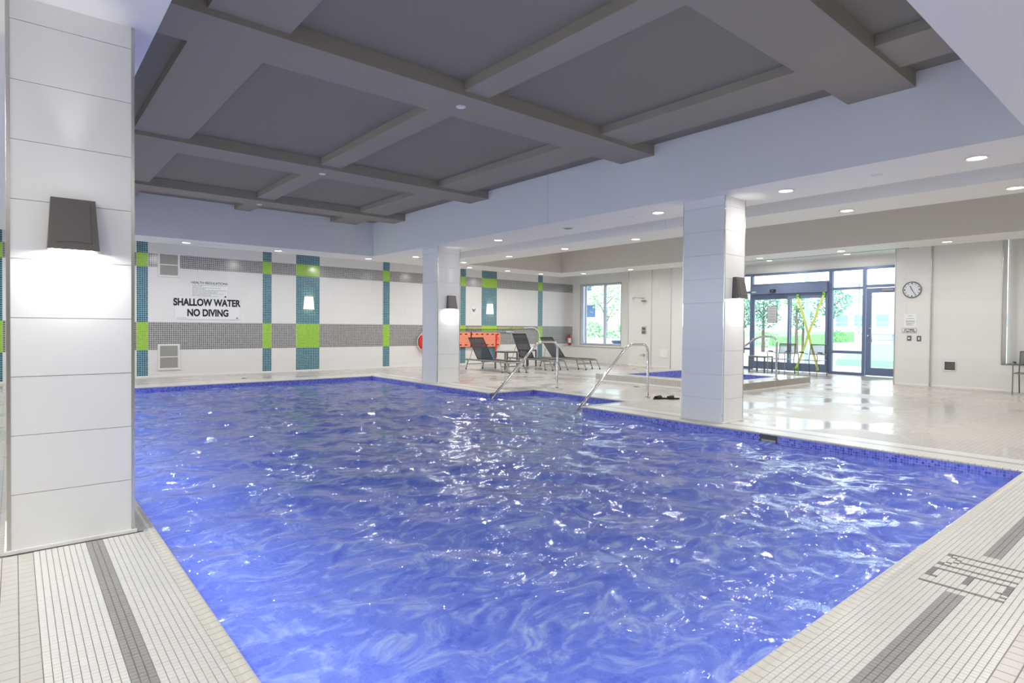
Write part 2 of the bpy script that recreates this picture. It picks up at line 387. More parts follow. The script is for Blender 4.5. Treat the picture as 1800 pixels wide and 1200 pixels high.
for c in range(-k0, ncol-k0+1):
    x = X1+c*P
    if x > PX1+.5 or x < PX0-.55: continue
    for r in range(20):
        y = PY0-.06-P*(r+.5)
        z = random.uniform(-.0004, .0004)
        if (c, r) in glyph: fd.add(x, y, z, P, P); continue
        stripe = r in (8, 9, 10) and not (-2.5 < c < 24.5)
        if stripe: fg.add(x, y, z, P, P); continue
        if x < 1.75: fw.add(x, y, z, P, P); continue
        cand.append((x, y, z))
for r in range(20):                                                       # left of the pool
    x = PX0-.06-P*(r+.5)
    n = int((4.33-(PY0-.0))/P)
    for k in range(n):
        y = PY0-.0+P*(k+.5); z = random.uniform(-.0004, .0004)
        if r in (8, 9, 10): fg.add(x, y, z, P, P)
        else: cand.append((x, y, z))
def vis(x, y):
    v = Vector((x, y, -1.3)); d = v.dot(f)
    if d <= .3: return None
    uu = 900+CF*v.dot(rt)/d; vv = 590.06-CF*v.dot(up)/d
    return d if (-5 < uu < 1805 and vv < 1205) else None
cs = sorted([(vis(x, y) or 99, x, y, z) for x, y, z in cand])
tw = tile_mesh('mosaic_tile', P, P, M['tmw'])
for d, x, y, z in cs[:300]: link('mosaic_tile', tw, None, floor, loc=(x, y, z))
for d, x, y, z in cs[300:]: fw.add(x, y, z, P, P)
fw.build('mosaic_field', M['tmw'], floor); fg.build('mosaic_stripe_field', M['tmg'], floor); fd.build('depth_marking', M['tmd'], floor)
floor.children[-1]['label'] = 'dark grey tiles reading 1.3 M'
# larger beige tiles outside the border
PB = .0675
fbg = Field(); cb = []
for i in range(5):
    x = PX0-.6-PB*(i+.5)
    for k in range(int((4.33-1.0)/PB)): cb.append((x, 1.0+PB*(k+.5)))
for i in range(int(4/PB)):
    for k in range(7): cb.append((1.0+PB*(i+.5), PY0-.6-PB*(k+.5)))
cb = sorted([(vis(x, y) or 99, x, y) for x, y in cb])
tb = tile_mesh('deck_tile', PB, PB, M['tmb'], g=.003, bev=.002)
for d, x, y in cb[:260]:
    if d < 90: link('deck_tile', tb, None, floor, loc=(x, y, random.uniform(-.0006, .0002)))
    else: fbg.add(x, y, 0, PB, PB, .003)
for d, x, y in cb[260:]: fbg.add(x, y, 0, PB, PB, .003)
fbg.build('deck_tile_field', M['tmb'], floor)

# ------------------------------------------------------------------ pool
pool = thing('swimming_pool', 'large indoor swimming pool with blue mosaic waterline and choppy blue water', 'pool')
def coping_mesh(L):
    """bullnose piece: L along local x, edge towards +y"""
    prof = [(-.06, -.02), (-.06, 0), (-.035, .0), (-.02, .003), (-.004, .004), (.004, .001), (.007, -.006), (.006, -.014), (0, -.02)]
    bm = BM(); g = .0038
    A = [bm.verts.new((-L/2+g/2, p[0], p[1])) for p in prof]; B = [bm.verts.new((L/2-g/2, p[0], p[1])) for p in prof]
    n = len(prof); bm.faces.new(A); bm.faces.new(B[::-1])
    for i in range(n): bm.faces.new((A[i], B[i], B[(i+1) % n], A[(i+1) % n]))
    bmesh.ops.recalc_face_normals(bm, faces=bm.faces[:])
    return bm
CL = .054
def to_me(bm, name, mt):
    me = bpy.data.meshes.new(name); bm.to_mesh(me); bm.free(); me.materials.append(mt); return me
cme = to_me(coping_mesh(CL), 'coping_tile', M['coping'])
run = []
n = int(round((PX1-PX0)/CL)); st = (PX1-PX0)/n
for k in range(n): run.append((PX0+st*(k+.5), PY0, 0, st))
n = int(round((PY1-PY0)/CL)); sy = (PY1-PY0)/n
for k in range(n): run.append((PX0, PY0+sy*(k+.5), -PI/2, sy))
for k in range(int((JY0-PY0)/CL)): run.append((PX1, PY0+CL*(k+.5), PI/2, CL))
for k in range(int((PY1-JY1)/CL)+1): run.append((PX1, min(JY1+CL*(k+.5), PY1-.03), PI/2, CL))
for k in range(n := int((PX1-PX0)/CL)): run.append((PX0+CL*(k+.5), PY1, PI, CL))
for k in range(int((JX-PX1)/CL)+1): run.append((PX1+CL*(k+.0), JY0, 0, CL)); run.append((PX1+CL*(k+.0), JY1, PI, CL))
for k in range(int((JY1-JY0)/CL)+1): run.append((JX, JY0+CL*(k+.3), PI/2, CL))
def visk(x, y):
    v = vis(x, y); return v if v else 99
run.sort(key=lambda a: visk(a[0], a[1]))
for x, y, a, L in run[:290]:
    o = link('coping_tile', cme, None, pool, loc=(x, y, 0)); o.rotation_euler = (0, 0, a)
vv, ff = [], []
bs = coping_mesh(CL); bs.verts.ensure_lookup_table(); bv = [v.co.copy() for v in bs.verts]; bf = [[v.index for v in fc.verts] for fc in bs.faces]; bs.free()
for x, y, a, L in run[290:]:
    R = Matrix.Rotation(a, 3, 'Z'); n0 = len(vv)
    for q in bv:
        w = R @ q; vv.append((w.x+x, w.y+y, w.z))
    for q in bf: ff.append([n0+i for i in q])
me = bpy.data.meshes.new('coping_run'); me.from_pydata(vv, [], ff); me.update(); link('coping_run', me, M['coping'], pool, kind='stuff')
# waterline band (mosaic) and walls of the basin
def vwall(bm, x0, y0, x1, y1, z0, z1):
    vs = [bm.verts.new(p) for p in ((x0, y0, z0), (x1, y1, z0), (x1, y1, z1), (x0, y0, z1))]; bm.faces.new(vs)
ZB = -1.05
for (x, a, c) in ((PX0, PY0, PY1), (PX1, PY0, JY0), (PX1, JY1, PY1), (JX, JY0, JY1)):
    b = BM(); vwall(b, x, a, x, c, -.165, -.014); obj('waterline_mosaic', b, M['wl_x'], pool)
    b = BM(); vwall(b, x, a, x, c, ZB, -.165); obj('basin_wall', b, M['basin_s'], pool)
for (y, a, c) in ((PY0, PX0, PX1), (PY1, PX0, PX1), (JY0, PX1, JX), (JY1, PX1, JX)):
    b = BM(); vwall(b, a, y, c, y, -.165, -.014); obj('waterline_mosaic', b, M['wl_y'], pool)
    b = BM(); vwall(b, a, y, c, y, ZB, -.165); obj('basin_wall', b, M['basin_s'], pool)
b = BM(); vs = [b.verts.new(p) for p in ((PX0, PY0, ZB), (JX, PY0, ZB), (JX, PY1, ZB), (PX0, PY1, ZB))]; b.faces.new(vs)
obj('basin_floor', b, M['basin'], pool)
for k in range(4):                                                        # entry steps, pale tile
    x0 = 6.95+k*.36; z = -.68+k*.155
    st_ = obj('entry_step', bx(x0, JX-.005, JY0+.01, JY1-.01, z-.155 if k else ZB, z, bev=.01), M['steps'], pool)
    obj('nosing', bx(x0-.004, x0+.045, JY0+.01, JY1-.01, z-.03, z+.004), M['basin_s'], st_)
for dx, dy in ((6.1, 12.2), (5.85, 10.5)):
    obj('main_drain', bx(dx-.3, dx+.3, dy-.45, dy+.45, ZB, ZB+.03, bev=.005), M['steps'], pool)
# added light strips, unseen on the left and near basin walls, brighten the water
L1_, L2_ = PY1-PY0-1.0, PX1-PX0-.8
nl = obj('added_pool_light', bx(PX0+.002, PX0+.02, PY0+.5, PY1-.5, -.36, -.30), M['steel'], pool); obj('lens', bx(PX0+.02, PX0+.024, PY0+.52, PY1-.52, -.35, -.31), M['signw'], nl)
nl = obj('added_pool_light', bx(PX0+.4, PX1-.4, PY0+.002, PY0+.02, -.36, -.30), M['steel'], pool); obj('lens', bx(PX0+.42, PX1-.42, PY0+.02, PY0+.024, -.35, -.31), M['signw'], nl)
add_light('added_pool_glow', 'AREA', (PX0+.04, (PY0+PY1)/2, -.40), 105, .06, rot=(0, -PI/2, 0), color=(.9, .96, 1), sizey=L1_)
add_light('added_pool_glow', 'AREA', ((PX0+PX1)/2, PY0+.04, -.40), 26, L2_, rot=(PI/2, 0, 0), color=(.9, .96, 1), sizey=.06)
# skimmer opening in the right waterline
sk = obj('skimmer_mouth', bx(PX1-.006, PX1+.012, 3.47, 3.69, -.12, -.017), M['ventbk'], pool)
obj('skimmer_flap', bx(PX1-.010, PX1-.003, 3.49, 3.67, -.105, -.075), M['ventd'], sk)
# water surface
def waves(X, Y):
    Z = np.zeros_like(X)
    rs = np.random.RandomState(3)
    for lam, amp, cnt in ((1.5, .0058, 7), (.75, .0042, 10), (.38, .0022, 14), (.19, .0008, 14)):
        for _ in range(cnt):
            th = rs.normal(2.3, 1.2); k = 2*PI/(lam*rs.uniform(.75, 1.3)); ph = rs.uniform(0, 6.28)
            w = .35*np.sin(.9*X+ph)+.35*np.cos(.8*Y+ph*2)
            Z += amp*np.sin(k*(X*math.cos(th)+Y*math.sin(th))+ph+w*2)
    return Z*.8
def surface(x0, x1, y0, y1, z, step, keep=None):
    nx = int((x1-x0)/step)+1; ny = int((y1-y0)/step)+1
    gx = np.linspace(x0, x1, nx); gy = np.linspace(y0, y1, ny); X, Y = np.meshgrid(gx, gy, indexing='ij')
    Z = z+waves(X, Y); V = np.stack([X, Y, Z], -1).reshape(-1, 3)
    I = np.arange(nx*ny).reshape(nx, ny)
    F = np.stack([I[:-1, :-1], I[1:, :-1], I[1:, 1:], I[:-1, 1:]], -1).reshape(-1, 4)
    return V, F
V1, F1 = surface(PX0, PX1, PY0, PY1, WATER, .03); V2, F2 = surface(PX1, JX, JY0, JY1, WATER, .03)
me = bpy.data.meshes.new('water'); me.from_pydata(np.concatenate([V1, V2]).tolist(), [], np.concatenate([F1, F2+len(V1)]).tolist())
for p in me.polygons: p.use_smooth = True
link('water', me, M['water'], pool)

# ------------------------------------------------------------------ hot tub on its platform
tub = thing('hot_tub', 'raised tiled hot tub with a blue mosaic rim behind the near column', 'hot tub')
ph = .17
b = BM()
for a in ((PLAT[0], TUB[0], PLAT[2], PLAT[3]), (TUB[1], PLAT[1], PLAT[2], PLAT[3]), (TUB[0], TUB[1], PLAT[2], TUB[2]), (TUB[0], TUB[1], TUB[3], PLAT[3])):
    box(b, a[0], a[1], a[2], a[3], 0, ph)
obj('platform', b, M['deck'], tub)
b = BM(); box(b, PLAT[0]-.012, PLAT[1]+.012, PLAT[2]-.012, PLAT[2], 0, .03); box(b, PLAT[0]-.012, PLAT[0], PLAT[2], PLAT[3], 0, .03)
obj('platform_cove', b, M['tilew'], tub)
for x in (TUB[0]+.006, TUB[1]-.006):
    b = BM(); vwall(b, x, TUB[2], x, TUB[3], -.6, ph-.004); obj('rim_mosaic', b, M['wl_x'], tub)
for y in (TUB[2]+.006, TUB[3]-.006):
    b = BM(); vwall(b, TUB[0], y, TUB[1], y, -.6, ph-.004); obj('rim_mosaic', b, M['wl_y'], tub)
b = BM(); vs = [b.verts.new(p) for p in ((TUB[0], TUB[2], -.6), (TUB[1], TUB[2], -.6), (TUB[1], TUB[3], -.6), (TUB[0], TUB[3], -.6))]; b.faces.new(vs)
obj('tub_floor', b, M['steps'], tub)
V, F = surface(TUB[0], TUB[1], TUB[2], TUB[3], .02, .06)
me = bpy.data.meshes.new('tub_water'); me.from_pydata(V.tolist(), [], F.tolist())
for p in me.polygons: p.use_smooth = True
link('tub_water', me, M['tubwater'], tub)

# ------------------------------------------------------------------ ceilings
ceil = obj('ceiling', bx(RX0-.2, GX+.3, RY0-.2, RY1+.2, 4.3, 4.4), M['soffit'], kind='structure')
CH = (8.35, 9.19, -2.0, 13.95)                                            # narrow recessed channel
CF2 = (10.17, 14.0, -1.2, 14.11)                                          # wide recess over the deck
OUT = 15.15                                                               # soffit steps up here
def soffit(x0, x1, y0, y1, z=ZS, zt=4.3, mt='soffit'): return obj('soffit', bx(x0, x1, y0, y1, z, zt), M[mt], ceil)
soffit(RX0, PX0, RY0, 15.3)
soffit(PX0, PX1, RY0, PY0)
soffit(PX1, CH[0], RY0, 15.3)
soffit(CH[0], CH[1], CH[3], 15.3); soffit(CH[0], CH[1], RY0, CH[2])
soffit(CH[1], CF2[0], RY0, 15.3)
soffit(CF2[0], CF2[1], RY0, CF2[2]); soffit(CF2[0], CF2[1], CF2[3], 15.3)
soffit(CF2[1], OUT, RY0, 15.3)
soffit(PX0, PX1, PY1, 15.3)
soffit(RX0, OUT, 15.3, RY1+.1, 3.36); soffit(OUT, GX+.3, RY0, RY1+.1, 3.40)
obj('recess_lid', bx(CH[0], CH[1], CH[2], CH[3], 3.5, 3.6), M['soffit'], ceil)
# painted faces round the recesses
e = .006
obj('fascia_panel', bx(PX1-e, PX1, PY0, 7.615, ZS-.001, ZT), M['fascia'], ceil)
obj('fascia_panel', bx(PX1-e, PX1, 7.625, PY1, ZS-.001, ZT), M['fascia'], ceil)
obj('fascia_panel', bx(PX0, PX1-e, PY1-e, PY1, ZS-.001, ZT), M['fascia'], ceil)
obj('fascia_panel', bx(PX0, PX0+e, PY0, PY1-e, ZS, ZT), M['fascia'], ceil)
obj('fascia_panel', bx(PX0+e, PX1-e, PY0, PY0+e, ZS, ZT), M['fascia'], ceil)
obj('recess_face', bx(CF2[1]-e, CF2[1], CF2[2], CF2[3]-e, ZS-.001, 4.3), M['taupe'], ceil)
obj('recess_face', bx(CF2[0], CF2[1], CF2[3]-e, CF2[3], ZS-.001, 4.3), M['taupe'], ceil)
obj('recess_face', bx(CH[1]-e, CH[1], CH[2], 6.55, ZS-.001, 3.5), M['fascia'], ceil)
obj('recess_face', bx(CH[1]-e, CH[1], 6.56, CH[3], ZS-.001, 3.5), M['fascia'], ceil)
# dark coffered field
obj('coffer_panel', bx(PX0, PX1, PY0, PY1, ZT, ZT+.1), M['dark_shaded'], ceil)
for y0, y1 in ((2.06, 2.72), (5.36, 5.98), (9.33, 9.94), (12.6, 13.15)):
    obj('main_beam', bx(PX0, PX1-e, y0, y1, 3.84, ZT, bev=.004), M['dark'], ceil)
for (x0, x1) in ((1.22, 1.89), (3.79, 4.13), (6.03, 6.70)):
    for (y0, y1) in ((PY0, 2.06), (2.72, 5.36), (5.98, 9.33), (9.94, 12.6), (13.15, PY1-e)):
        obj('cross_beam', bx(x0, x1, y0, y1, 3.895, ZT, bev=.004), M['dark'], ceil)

# ------------------------------------------------------------------ recessed downlights
def ring_mesh(bm, ro, ri, h, n=28):
    prof = [(ri, h*.1), (ri, -h*.3), ((ri+ro)/2, -h), (ro, -h*.6), (ro, 0)]
    rings = [[bm.verts.new((r*math.cos(2*PI*k/n), r*math.sin(2*PI*k/n), z)) for k in range(n)] for r, z in prof]
    for i in range(len(prof)-1):
        for k in range(n): bm.faces.new((rings[i][k], rings[i][(k+1) % n], rings[i+1][(k+1) % n], rings[i+1][k]))
    bmesh.ops.recalc_face_normals(bm, faces=bm.faces[:]); return bm
dl = None
def downlight(x, y, z=ZS, label='', group=None, power=None):
    global dl
    if dl is None:
        dl = thing('downlight', label, 'ceiling light', (x, y, z), 0, group)
        obj('trim_ring', ring_mesh(BM(), .105, .08, .012), M['vent'], dl, smooth=True)
        obj('lens', cyl(BM(), (0, 0, -.002), .08, .004, 28), M['lamp'], dl)
        r = dl
    else: r = dup(dl, (x, y, z), 0, label, group)
    add_light('downlight_glow', 'AREA', (x, y, z-.02), power or LAMP_W, .15)
G1 = 'downlights along the edge soffit over the pool side'
for k, y in enumerate((-.36, 1.66, 3.68, 5.70, 9.73, 11.74, 13.52)):
    x = 8.05 if y > 13 else 7.78
    downlight(x, y, ZS, ['recessed downlight behind the camera line on the pool side soffit', 'large bright round downlight at the upper right, on the soffit beside the pool', 'round downlight on the soffit just right of the near column top', 'round downlight on the soffit left of the near column, beside the seam',
        'small downlight on the pool side soffit between the two columns', 'downlight on the pool side soffit right beside the far column', 'small downlight on the soffit left of the far column'][k], G1, LAMP_W*.5)
G2 = 'downlights on the middle ceiling rib'
for k, y in enumerate((-.36, 1.68, 3.67, 5.70, 7.69, 9.73, 11.74, 13.75)):
    downlight(9.75, y, ZS, ['downlight on the middle rib behind the view', 'downlight at the right picture edge on the middle rib', 'downlight on the middle rib above the glazed doors', 'downlight on the middle rib hidden by the near column', 'downlight on the middle rib left of the near column',
        'downlight on the middle rib midway between the columns', 'downlight on the middle rib right of the far column', 'downlight on the middle rib closest to the far column top'][k], G2, LAMP_W*.85)
G3 = 'downlights on the outer soffit by the windows'
for k, y in enumerate((1.56, 3.58, 5.61, 7.56, 9.65, 11.71, 13.69)):
    downlight(14.62, y, ZS, ['downlight on the outer soffit over the armchair by the niche', 'downlight on the outer soffit over the wall with the black grate', 'downlight on the outer soffit in front of the swing door', 'downlight on the outer soffit above the sliding doors', 'downlight on the outer soffit hidden by the near column',
        'downlight on the outer soffit in front of the shower wall', 'downlight on the outer soffit in front of the bright window'][k], G3, LAMP_W*.85)
G4 = 'downlights along the back soffit'
for k, x in enumerate((-1.2, .92, 2.94, 4.95, 7.34, 10.71, 12.23, 13.70)):
    downlight(x, 14.8, ZS, ['downlight on the back soffit left of the tiled pillar', 'downlight on the back soffit hidden by the tiled pillar', 'downlight on the back soffit above the vent and safety signs', 'downlight on the back soffit just right of the first thin teal stripe', 'downlight on the back soffit right under the inner ceiling corner',
        'downlight on the back soffit above the round notice', 'downlight on the back soffit above the second glass wall lamp', 'downlight on the back soffit above the last teal stripe'][k], G4)
G5 = 'added downlights on the soffit around the camera'  # unseen lamps, added to brighten the near side of the room
for x, y, w_ in ((-1.4, -.8, 'at the left, farthest behind the camera'), (-1.4, 1.7, 'directly left of the camera'), (-1.4, 4.2, 'beside the tiled pillar on its left'), (-1.4, 6.7, 'one step beyond the tiled pillar, left side'), (-1.4, 9.2, 'left side, halfway to the back wall'), (-1.4, 11.7, 'left side, nearest the back wall'),
        (.6, -.8, 'behind the camera, in line with the left pool edge'), (2.6, -.8, 'behind the camera, over the near deck'), (4.6, -.8, 'over the near deck by the depth marking'), (6.2, -.8, 'over the near deck at the right pool corner'), (12.1, -2.0, 'at the near end of the wide recess'), (14.62, -.6, 'on the outer soffit beyond the right picture edge')):
    downlight(x, y, ZS, 'added recessed downlight outside the frame '+w_, G5, LAMP_W*1.35)
# vestibule lights
for k, y in enumerate((6.6, 8.8)): downlight(17.6, y, 3.40, ['downlight inside the entrance bay by the swing door', 'downlight inside the entrance bay by the sliding doors'][k], 'entrance bay lights')
# tiny cover discs
def disc(name, x, y, z, r, label, cat, group=None, mt='vent', h=.012):
    o = obj(name, cyl(BM(), (0, 0, -h/2), r, h, 24), M[mt], label=label, cat=cat, group=group, loc=(x, y, z), smooth=True)
    obj('rim', ring_mesh(BM(), r*1.25, r*.95, h*.7), M['darksteel'] if mt != 'vent' else M['vent'], o); return o
for (x, y, lb) in ((3.95, 5.65, 'white round sprinkler cover on the nearest crossing of the dark beams'), (3.95, 9.66, 'white round sprinkler cover on the middle crossing of the dark beams'), (3.95, 12.98, 'white round sprinkler cover on the farthest crossing of the dark beams')):
    disc('sprinkler_cover', x, y, 3.84, .045, lb, 'sprinkler cover', 'sprinkler covers on dark beams')
disc('sprinkler_cover', 7.8, 2.61, ZS, .05, 'white sprinkler cover between the two large downlights at upper right', 'sprinkler cover')
disc('sprinkler_cover', 7.76, 6.21, ZS, .035, 'tiny grey sprinkler cover left of the downlight beside the near column', 'sprinkler cover')
disc('sprinkler_cover', 7.8, 10.3, ZS, .035, 'tiny sprinkler cover on the pool side soffit nearest the far column', 'sprinkler cover')
sp = thing('ceiling_speaker', 'round perforated ceiling speaker on the pool side soffit', 'speaker', (7.79, 7.7, ZS))
obj('speaker_ring', ring_mesh(BM(), .11, .085, .01), M['vent'], sp, smooth=True); obj('speaker_grille', cyl(BM(), (0, 0, -.003), .085, .006, 28), M['ventd'], sp)
b = BM()
for k in range(12): cyl(b, (.055*math.cos(k*PI/6), .055*math.sin(k*PI/6), -.007), .01, .002, 8)
cyl(b, (0, 0, -.007), .025, .002, 12); obj('perforations', b, M['ventbk'], sp)
pn = thing('ceiling_hatch', 'flush white access panel on the back soffit above the safety signs', 'panel', (3.5, 14.98, ZS))
obj('panel_frame', bx(-.34, .34, -.22, .22, -.006, 0), M['vent'], pn); obj('panel_door', bx(-.31, .31, -.19, .19, -.010, -.004, bev=.002), M['soffit'], pn)
# slot diffuser by the entrance
obj('slot_diffuser', bx(OUT-.05, OUT-.02, 4.4, 10.2, ZS-.006, ZS+.01), M['darksteel'], label='thin dark linear slot in the ceiling before the glazed entrance', cat='air diffuser')

# ------------------------------------------------------------------ walls
wb = obj('wall_back', bx(RX0-.2, 17.5, RY1, RY1+.2, -.05, 4.3), M['wallbk'], kind='structure')
def band(name, x0, x1, z0, z1, mt, t=.004): return obj(name, bx(x0, x1, RY1-t, RY1, z0, z1), M[mt], wb)
strips = [(-2.6, -2.37), (-1.6, -.92), (-.42, -.19), (2.26, 2.49), (5.19, 5.42), (6.10, 6.78), (8.81, 9.04), (11.74, 11.97), (12.66, 13.34), (15.36, 15.6)]
zu, zl = (2.71, 3.04), (.68, 1.36)
for a, c in strips:
    for z0, z1 in ((0, zl[0]), (zl[1], zu[0]), (zu[1], 3.35)): band('teal_mosaic_stripe', a, c, z0, z1, 'teal')
    for z0, z1 in (zl, zu): band('lime_mosaic_block', a, c, z0, z1, 'lime')
edges = [RX0]+[v for s in strips for v in s]+[17.26]
for i in range(0, len(edges), 2):
    for z0, z1 in (zl, zu): band('grey_mosaic_band', edges[i], edges[i+1], z0, z1, 'greym')
wl = obj('wall_left', bx(RX0-.2, RX0, RY0-.2, 1.6, -.05, 4.3), M['wallrt'], kind='structure')
for a in ((1.6, RY1, -.05, 1.25), (1.6, RY1, 3.0, 4.3), (15.9, RY1, 1.25, 3.0)): obj('wall_section', bx(RX0-.2, RX0, *a), M['wallrt'], wl)
w3 = struct_empty('added_window_3')  # window band added to an unseen wall to light the pool side
for k in range(8):
    y = 1.6+k*14.3/7; obj('mullion', bx(RX0-.14, RX0-.06, y-.04, y+.04, 1.25, 3.0), M['frame'], w3)  # mullions of the added window band
    if k < 7: obj('window_pane', bx(RX0-.105, RX0-.095, y+.04, y+14.3/7-.04, 1.3, 2.95), M['glass'], w3)
obj('sill_rail', bx(RX0-.14, RX0-.06, 1.6, 15.9, 1.25, 1.3), M['frame'], w3); obj('head_rail', bx(RX0-.14, RX0-.06, 1.6, 15.9, 2.95, 3.0), M['frame'], w3)  # rails of the added window band
obj('wall_front', bx(RX0-.2, GX, RY0-.2, RY0, -.05, 4.3), mat('grey_wall_tile', (140, 138, 134), .5), kind='structure')
bbk = obj('baseboard_back', bx(RX0, 16.4, RY1-.012, RY1, 0, .05, bev=.003), M['tilew'], kind='structure')

# right side wall: ledge under window recess, shower wall, pier, niche wall
WX = 16.5
wr = obj('wall_right', bx(WX, WX+.25, 11.53, 13.30, 0, 3.45), M['wallrt'], kind='structure')
obj('low_wall', bx(16.75, 17.6, 13.30, RY1, 0, .59), M['wallrt'], wr)
obj('low_wall', bx(WX+.0, 16.76, 13.30, 13.31, 0, .59), M['wallrt'], wr)
obj('sill_cap', bx(16.73, 17.3, 13.30, RY1, .59, .605, bev=.004), M['tilew'], wr)
# window 1 wall (plane 17.3)
wy0, wy1, wz0, wz1 = 14.29, 16.34, .66, 3.0
b = BM(); box(b, 17.3, 17.55, 13.25, wy0, .59, 3.45); box(b, 17.3, 17.55, wy1, RY1, .59, 3.45); box(b, 17.3, 17.55, wy0, wy1, .59, wz0); box(b, 17.3, 17.55, wy0, wy1, wz1, 3.45)
obj('recess_wall', b, M['paint'], wr)
obj('recess_return', bx(WX+.25, 17.55, 13.1, 13.3, 0, 3.45), M['paint'], wr)
w1 = struct_empty('window_1')
fr = BM()
for a in ((wy0, wy0+.05, wz0, wz1), (wy1-.05, wy1, wz0, wz1), (wy0+.05, wy1-.05, wz0, wz0+.05), (wy0+.05, wy1-.05, wz1-.05, wz1)): box(fr, 17.38, 17.46, a[0], a[1], a[2], a[3])
obj('window_frame', fr, M['wframe'], w1)
obj('mullion', bx(17.37, 17.47, 15.13, 15.2, wz0+.05, wz1-.05), M['wframe'], w1)
obj('sash_stile', bx(17.36, 17.44, 16.12, 16.17, wz0+.05, wz1-.05), M['wframe'], w1)
obj('window_pane', bx(17.41, 17.42, wy0+.05, 15.13, wz0+.05, wz1-.05), M['glass'], w1); obj('window_pane', bx(17.41, 17.42, 15.2, 16.12, wz0+.05, wz1-.05), M['glass'], w1)
obj('window_pane', bx(17.41, 17.42, 16.17, wy1-.05, wz0+.05, wz1-.05), M['glass'], w1)
b = BM()
for a in ((wy0-.012, wy0, wz0-.012, wz1+.012), (wy1, wy1+.012, wz0-.012, wz1+.012), (wy0, wy1, wz0-.012, wz0), (wy0, wy1, wz1, wz1+.012)): box(b, 17.29, 17.30, a[0], a[1], a[2], a[3])
obj('window_edge_trim', b, M['darksteel'], w1)
def vtrim(x, y, z0=0, z1=3.4, r=.011, parent=None, name='corner_trim'): return obj(name, cyl(BM(), (x, y, (z0+z1)/2), r, z1-z0, 10), M['steel'], parent, smooth=True)
vtrim(WX-.002, 13.29, .6, 3.4, parent=wr); vtrim(WX-.004, 12.31, 0, 3.4, parent=wr); vtrim(WX-.004, 11.53, 0, 3.4, parent=wr)
obj('ledge_trim', bx(16.722, 16.732, 13.3, RY1-.02, .588, .598), M['darksteel'], wr)
obj('recess_cheek', bx(WX, 17.3, 13.295, 13.30, .6, 3.45), M['paint'], wr)
obj('side_face', bx(WX+.0, 16.76, 13.3, 13.301, 0, .59), M['paint'], wr)
obj('baseboard_right', bx(WX-.012, WX, 11.55, 13.3, 0, .05, bev=.003), M['tilew'], kind='structure')
obj('wall_alcove_left', bx(WX, GX+.1, 10.35, 10.6, 0, 3.45), M['paint'], kind='structure')
obj('alcove_cheek', bx(WX, WX+.25, 10.6, 11.53, 0, 3.45), M['paint'], wr)
# pier and niche wall on the right
wp = obj('wall_pier', bx(16.4, GX, 4.31, 5.05, 0, 3.45), M['wallrt'], kind='structure')
vtrim(16.398, 5.05, parent=wp); vtrim(16.396, 4.31, parent=wp)
obj('panel_wall', bx(16.44, 16.9, 3.01, 4.31, 0, 3.45), M['wallrt'], wp)
obj('panel_wall', bx(16.44, 17.0, RY0, 3.01, 0, .58), M['wallrt'], wp)
obj('niche_sill', bx(16.425, 16.95, RY0, 3.01, .58, .595, bev=.004), M['darksteel'], wp)
vtrim(16.437, 3.01, .58, 3.4, parent=wp)
obj('niche_back', bx(16.95, 17.2, RY0, 3.01, .59, 3.45), M['paint'], wp)
obj('baseboard_side', bx(16.43, 16.442, RY0, 4.30, 0, .045, bev=.003), M['tilew'], kind='structure'); obj('baseboard_pier', bx(16.388, 16.40, 4.33, 5.03, 0, .045, bev=.003), M['tilew'], kind='structure')

# ------------------------------------------------------------------ glazed entrance
gy0, gy1 = 5.05, 10.35
hw = obj('wall_header', bx(GX, GX+.25, gy0, gy1, 3.12, 3.45), M['paint'], kind='structure')
FX0, FX1 = GX-.06, GX+.06
def gbox(name, y0, y1, z0, z1, mt, parent, x0=FX0, x1=FX1, **k): return obj(name, bx(x0, x1, y0, y1, z0, z1), M[mt], parent, **k)
w2 = struct_empty('window_2')
gbox('head_rail', gy0, gy1, 3.05, 3.12, 'frame', w2)
for y0, y1 in ((9.87, 9.95), (7.38, 7.48), (6.48, 6.56), (10.27, 10.35)): gbox('mullion', y0, y1, 0, 3.05, 'frame', w2)
gbox('transom', 7.48, 9.87, 2.72, 2.78, 'frame', w2); gbox('transom', 6.56, 7.38, 2.49, 2.56, 'frame', w2); gbox('transom', gy0, 6.48, 2.52, 2.60, 'frame', w2); gbox('transom', 9.95, 10.27, 2.49, 2.56, 'frame', w2)
gbox('transom', 6.56, 7.38, .62, .70, 'frame', w2); gbox('transom', 9.95, 10.27, .62, .70, 'frame', w2)
gbox('sill_rail', 6.56, 7.38, 0, .08, 'frame', w2); gbox('sill_rail', 9.95, 10.27, 0, .08, 'frame', w2)
for y0, y1, z0, z1 in ((7.48, 9.87, 2.78, 3.05), (6.56, 7.38, 2.56, 3.05), (gy0, 6.48, 2.60, 3.05), (6.56, 7.38, .70, 2.49), (6.56, 7.38, .08, .62), (9.95, 10.27, .08, .62), (9.95, 10.27, .70, 2.49), (9.95, 10.27, 2.56, 3.05)):
    gbox('window_pane', y0, y1, z0, z1, 'glass', w2, GX-.005, GX+.005)
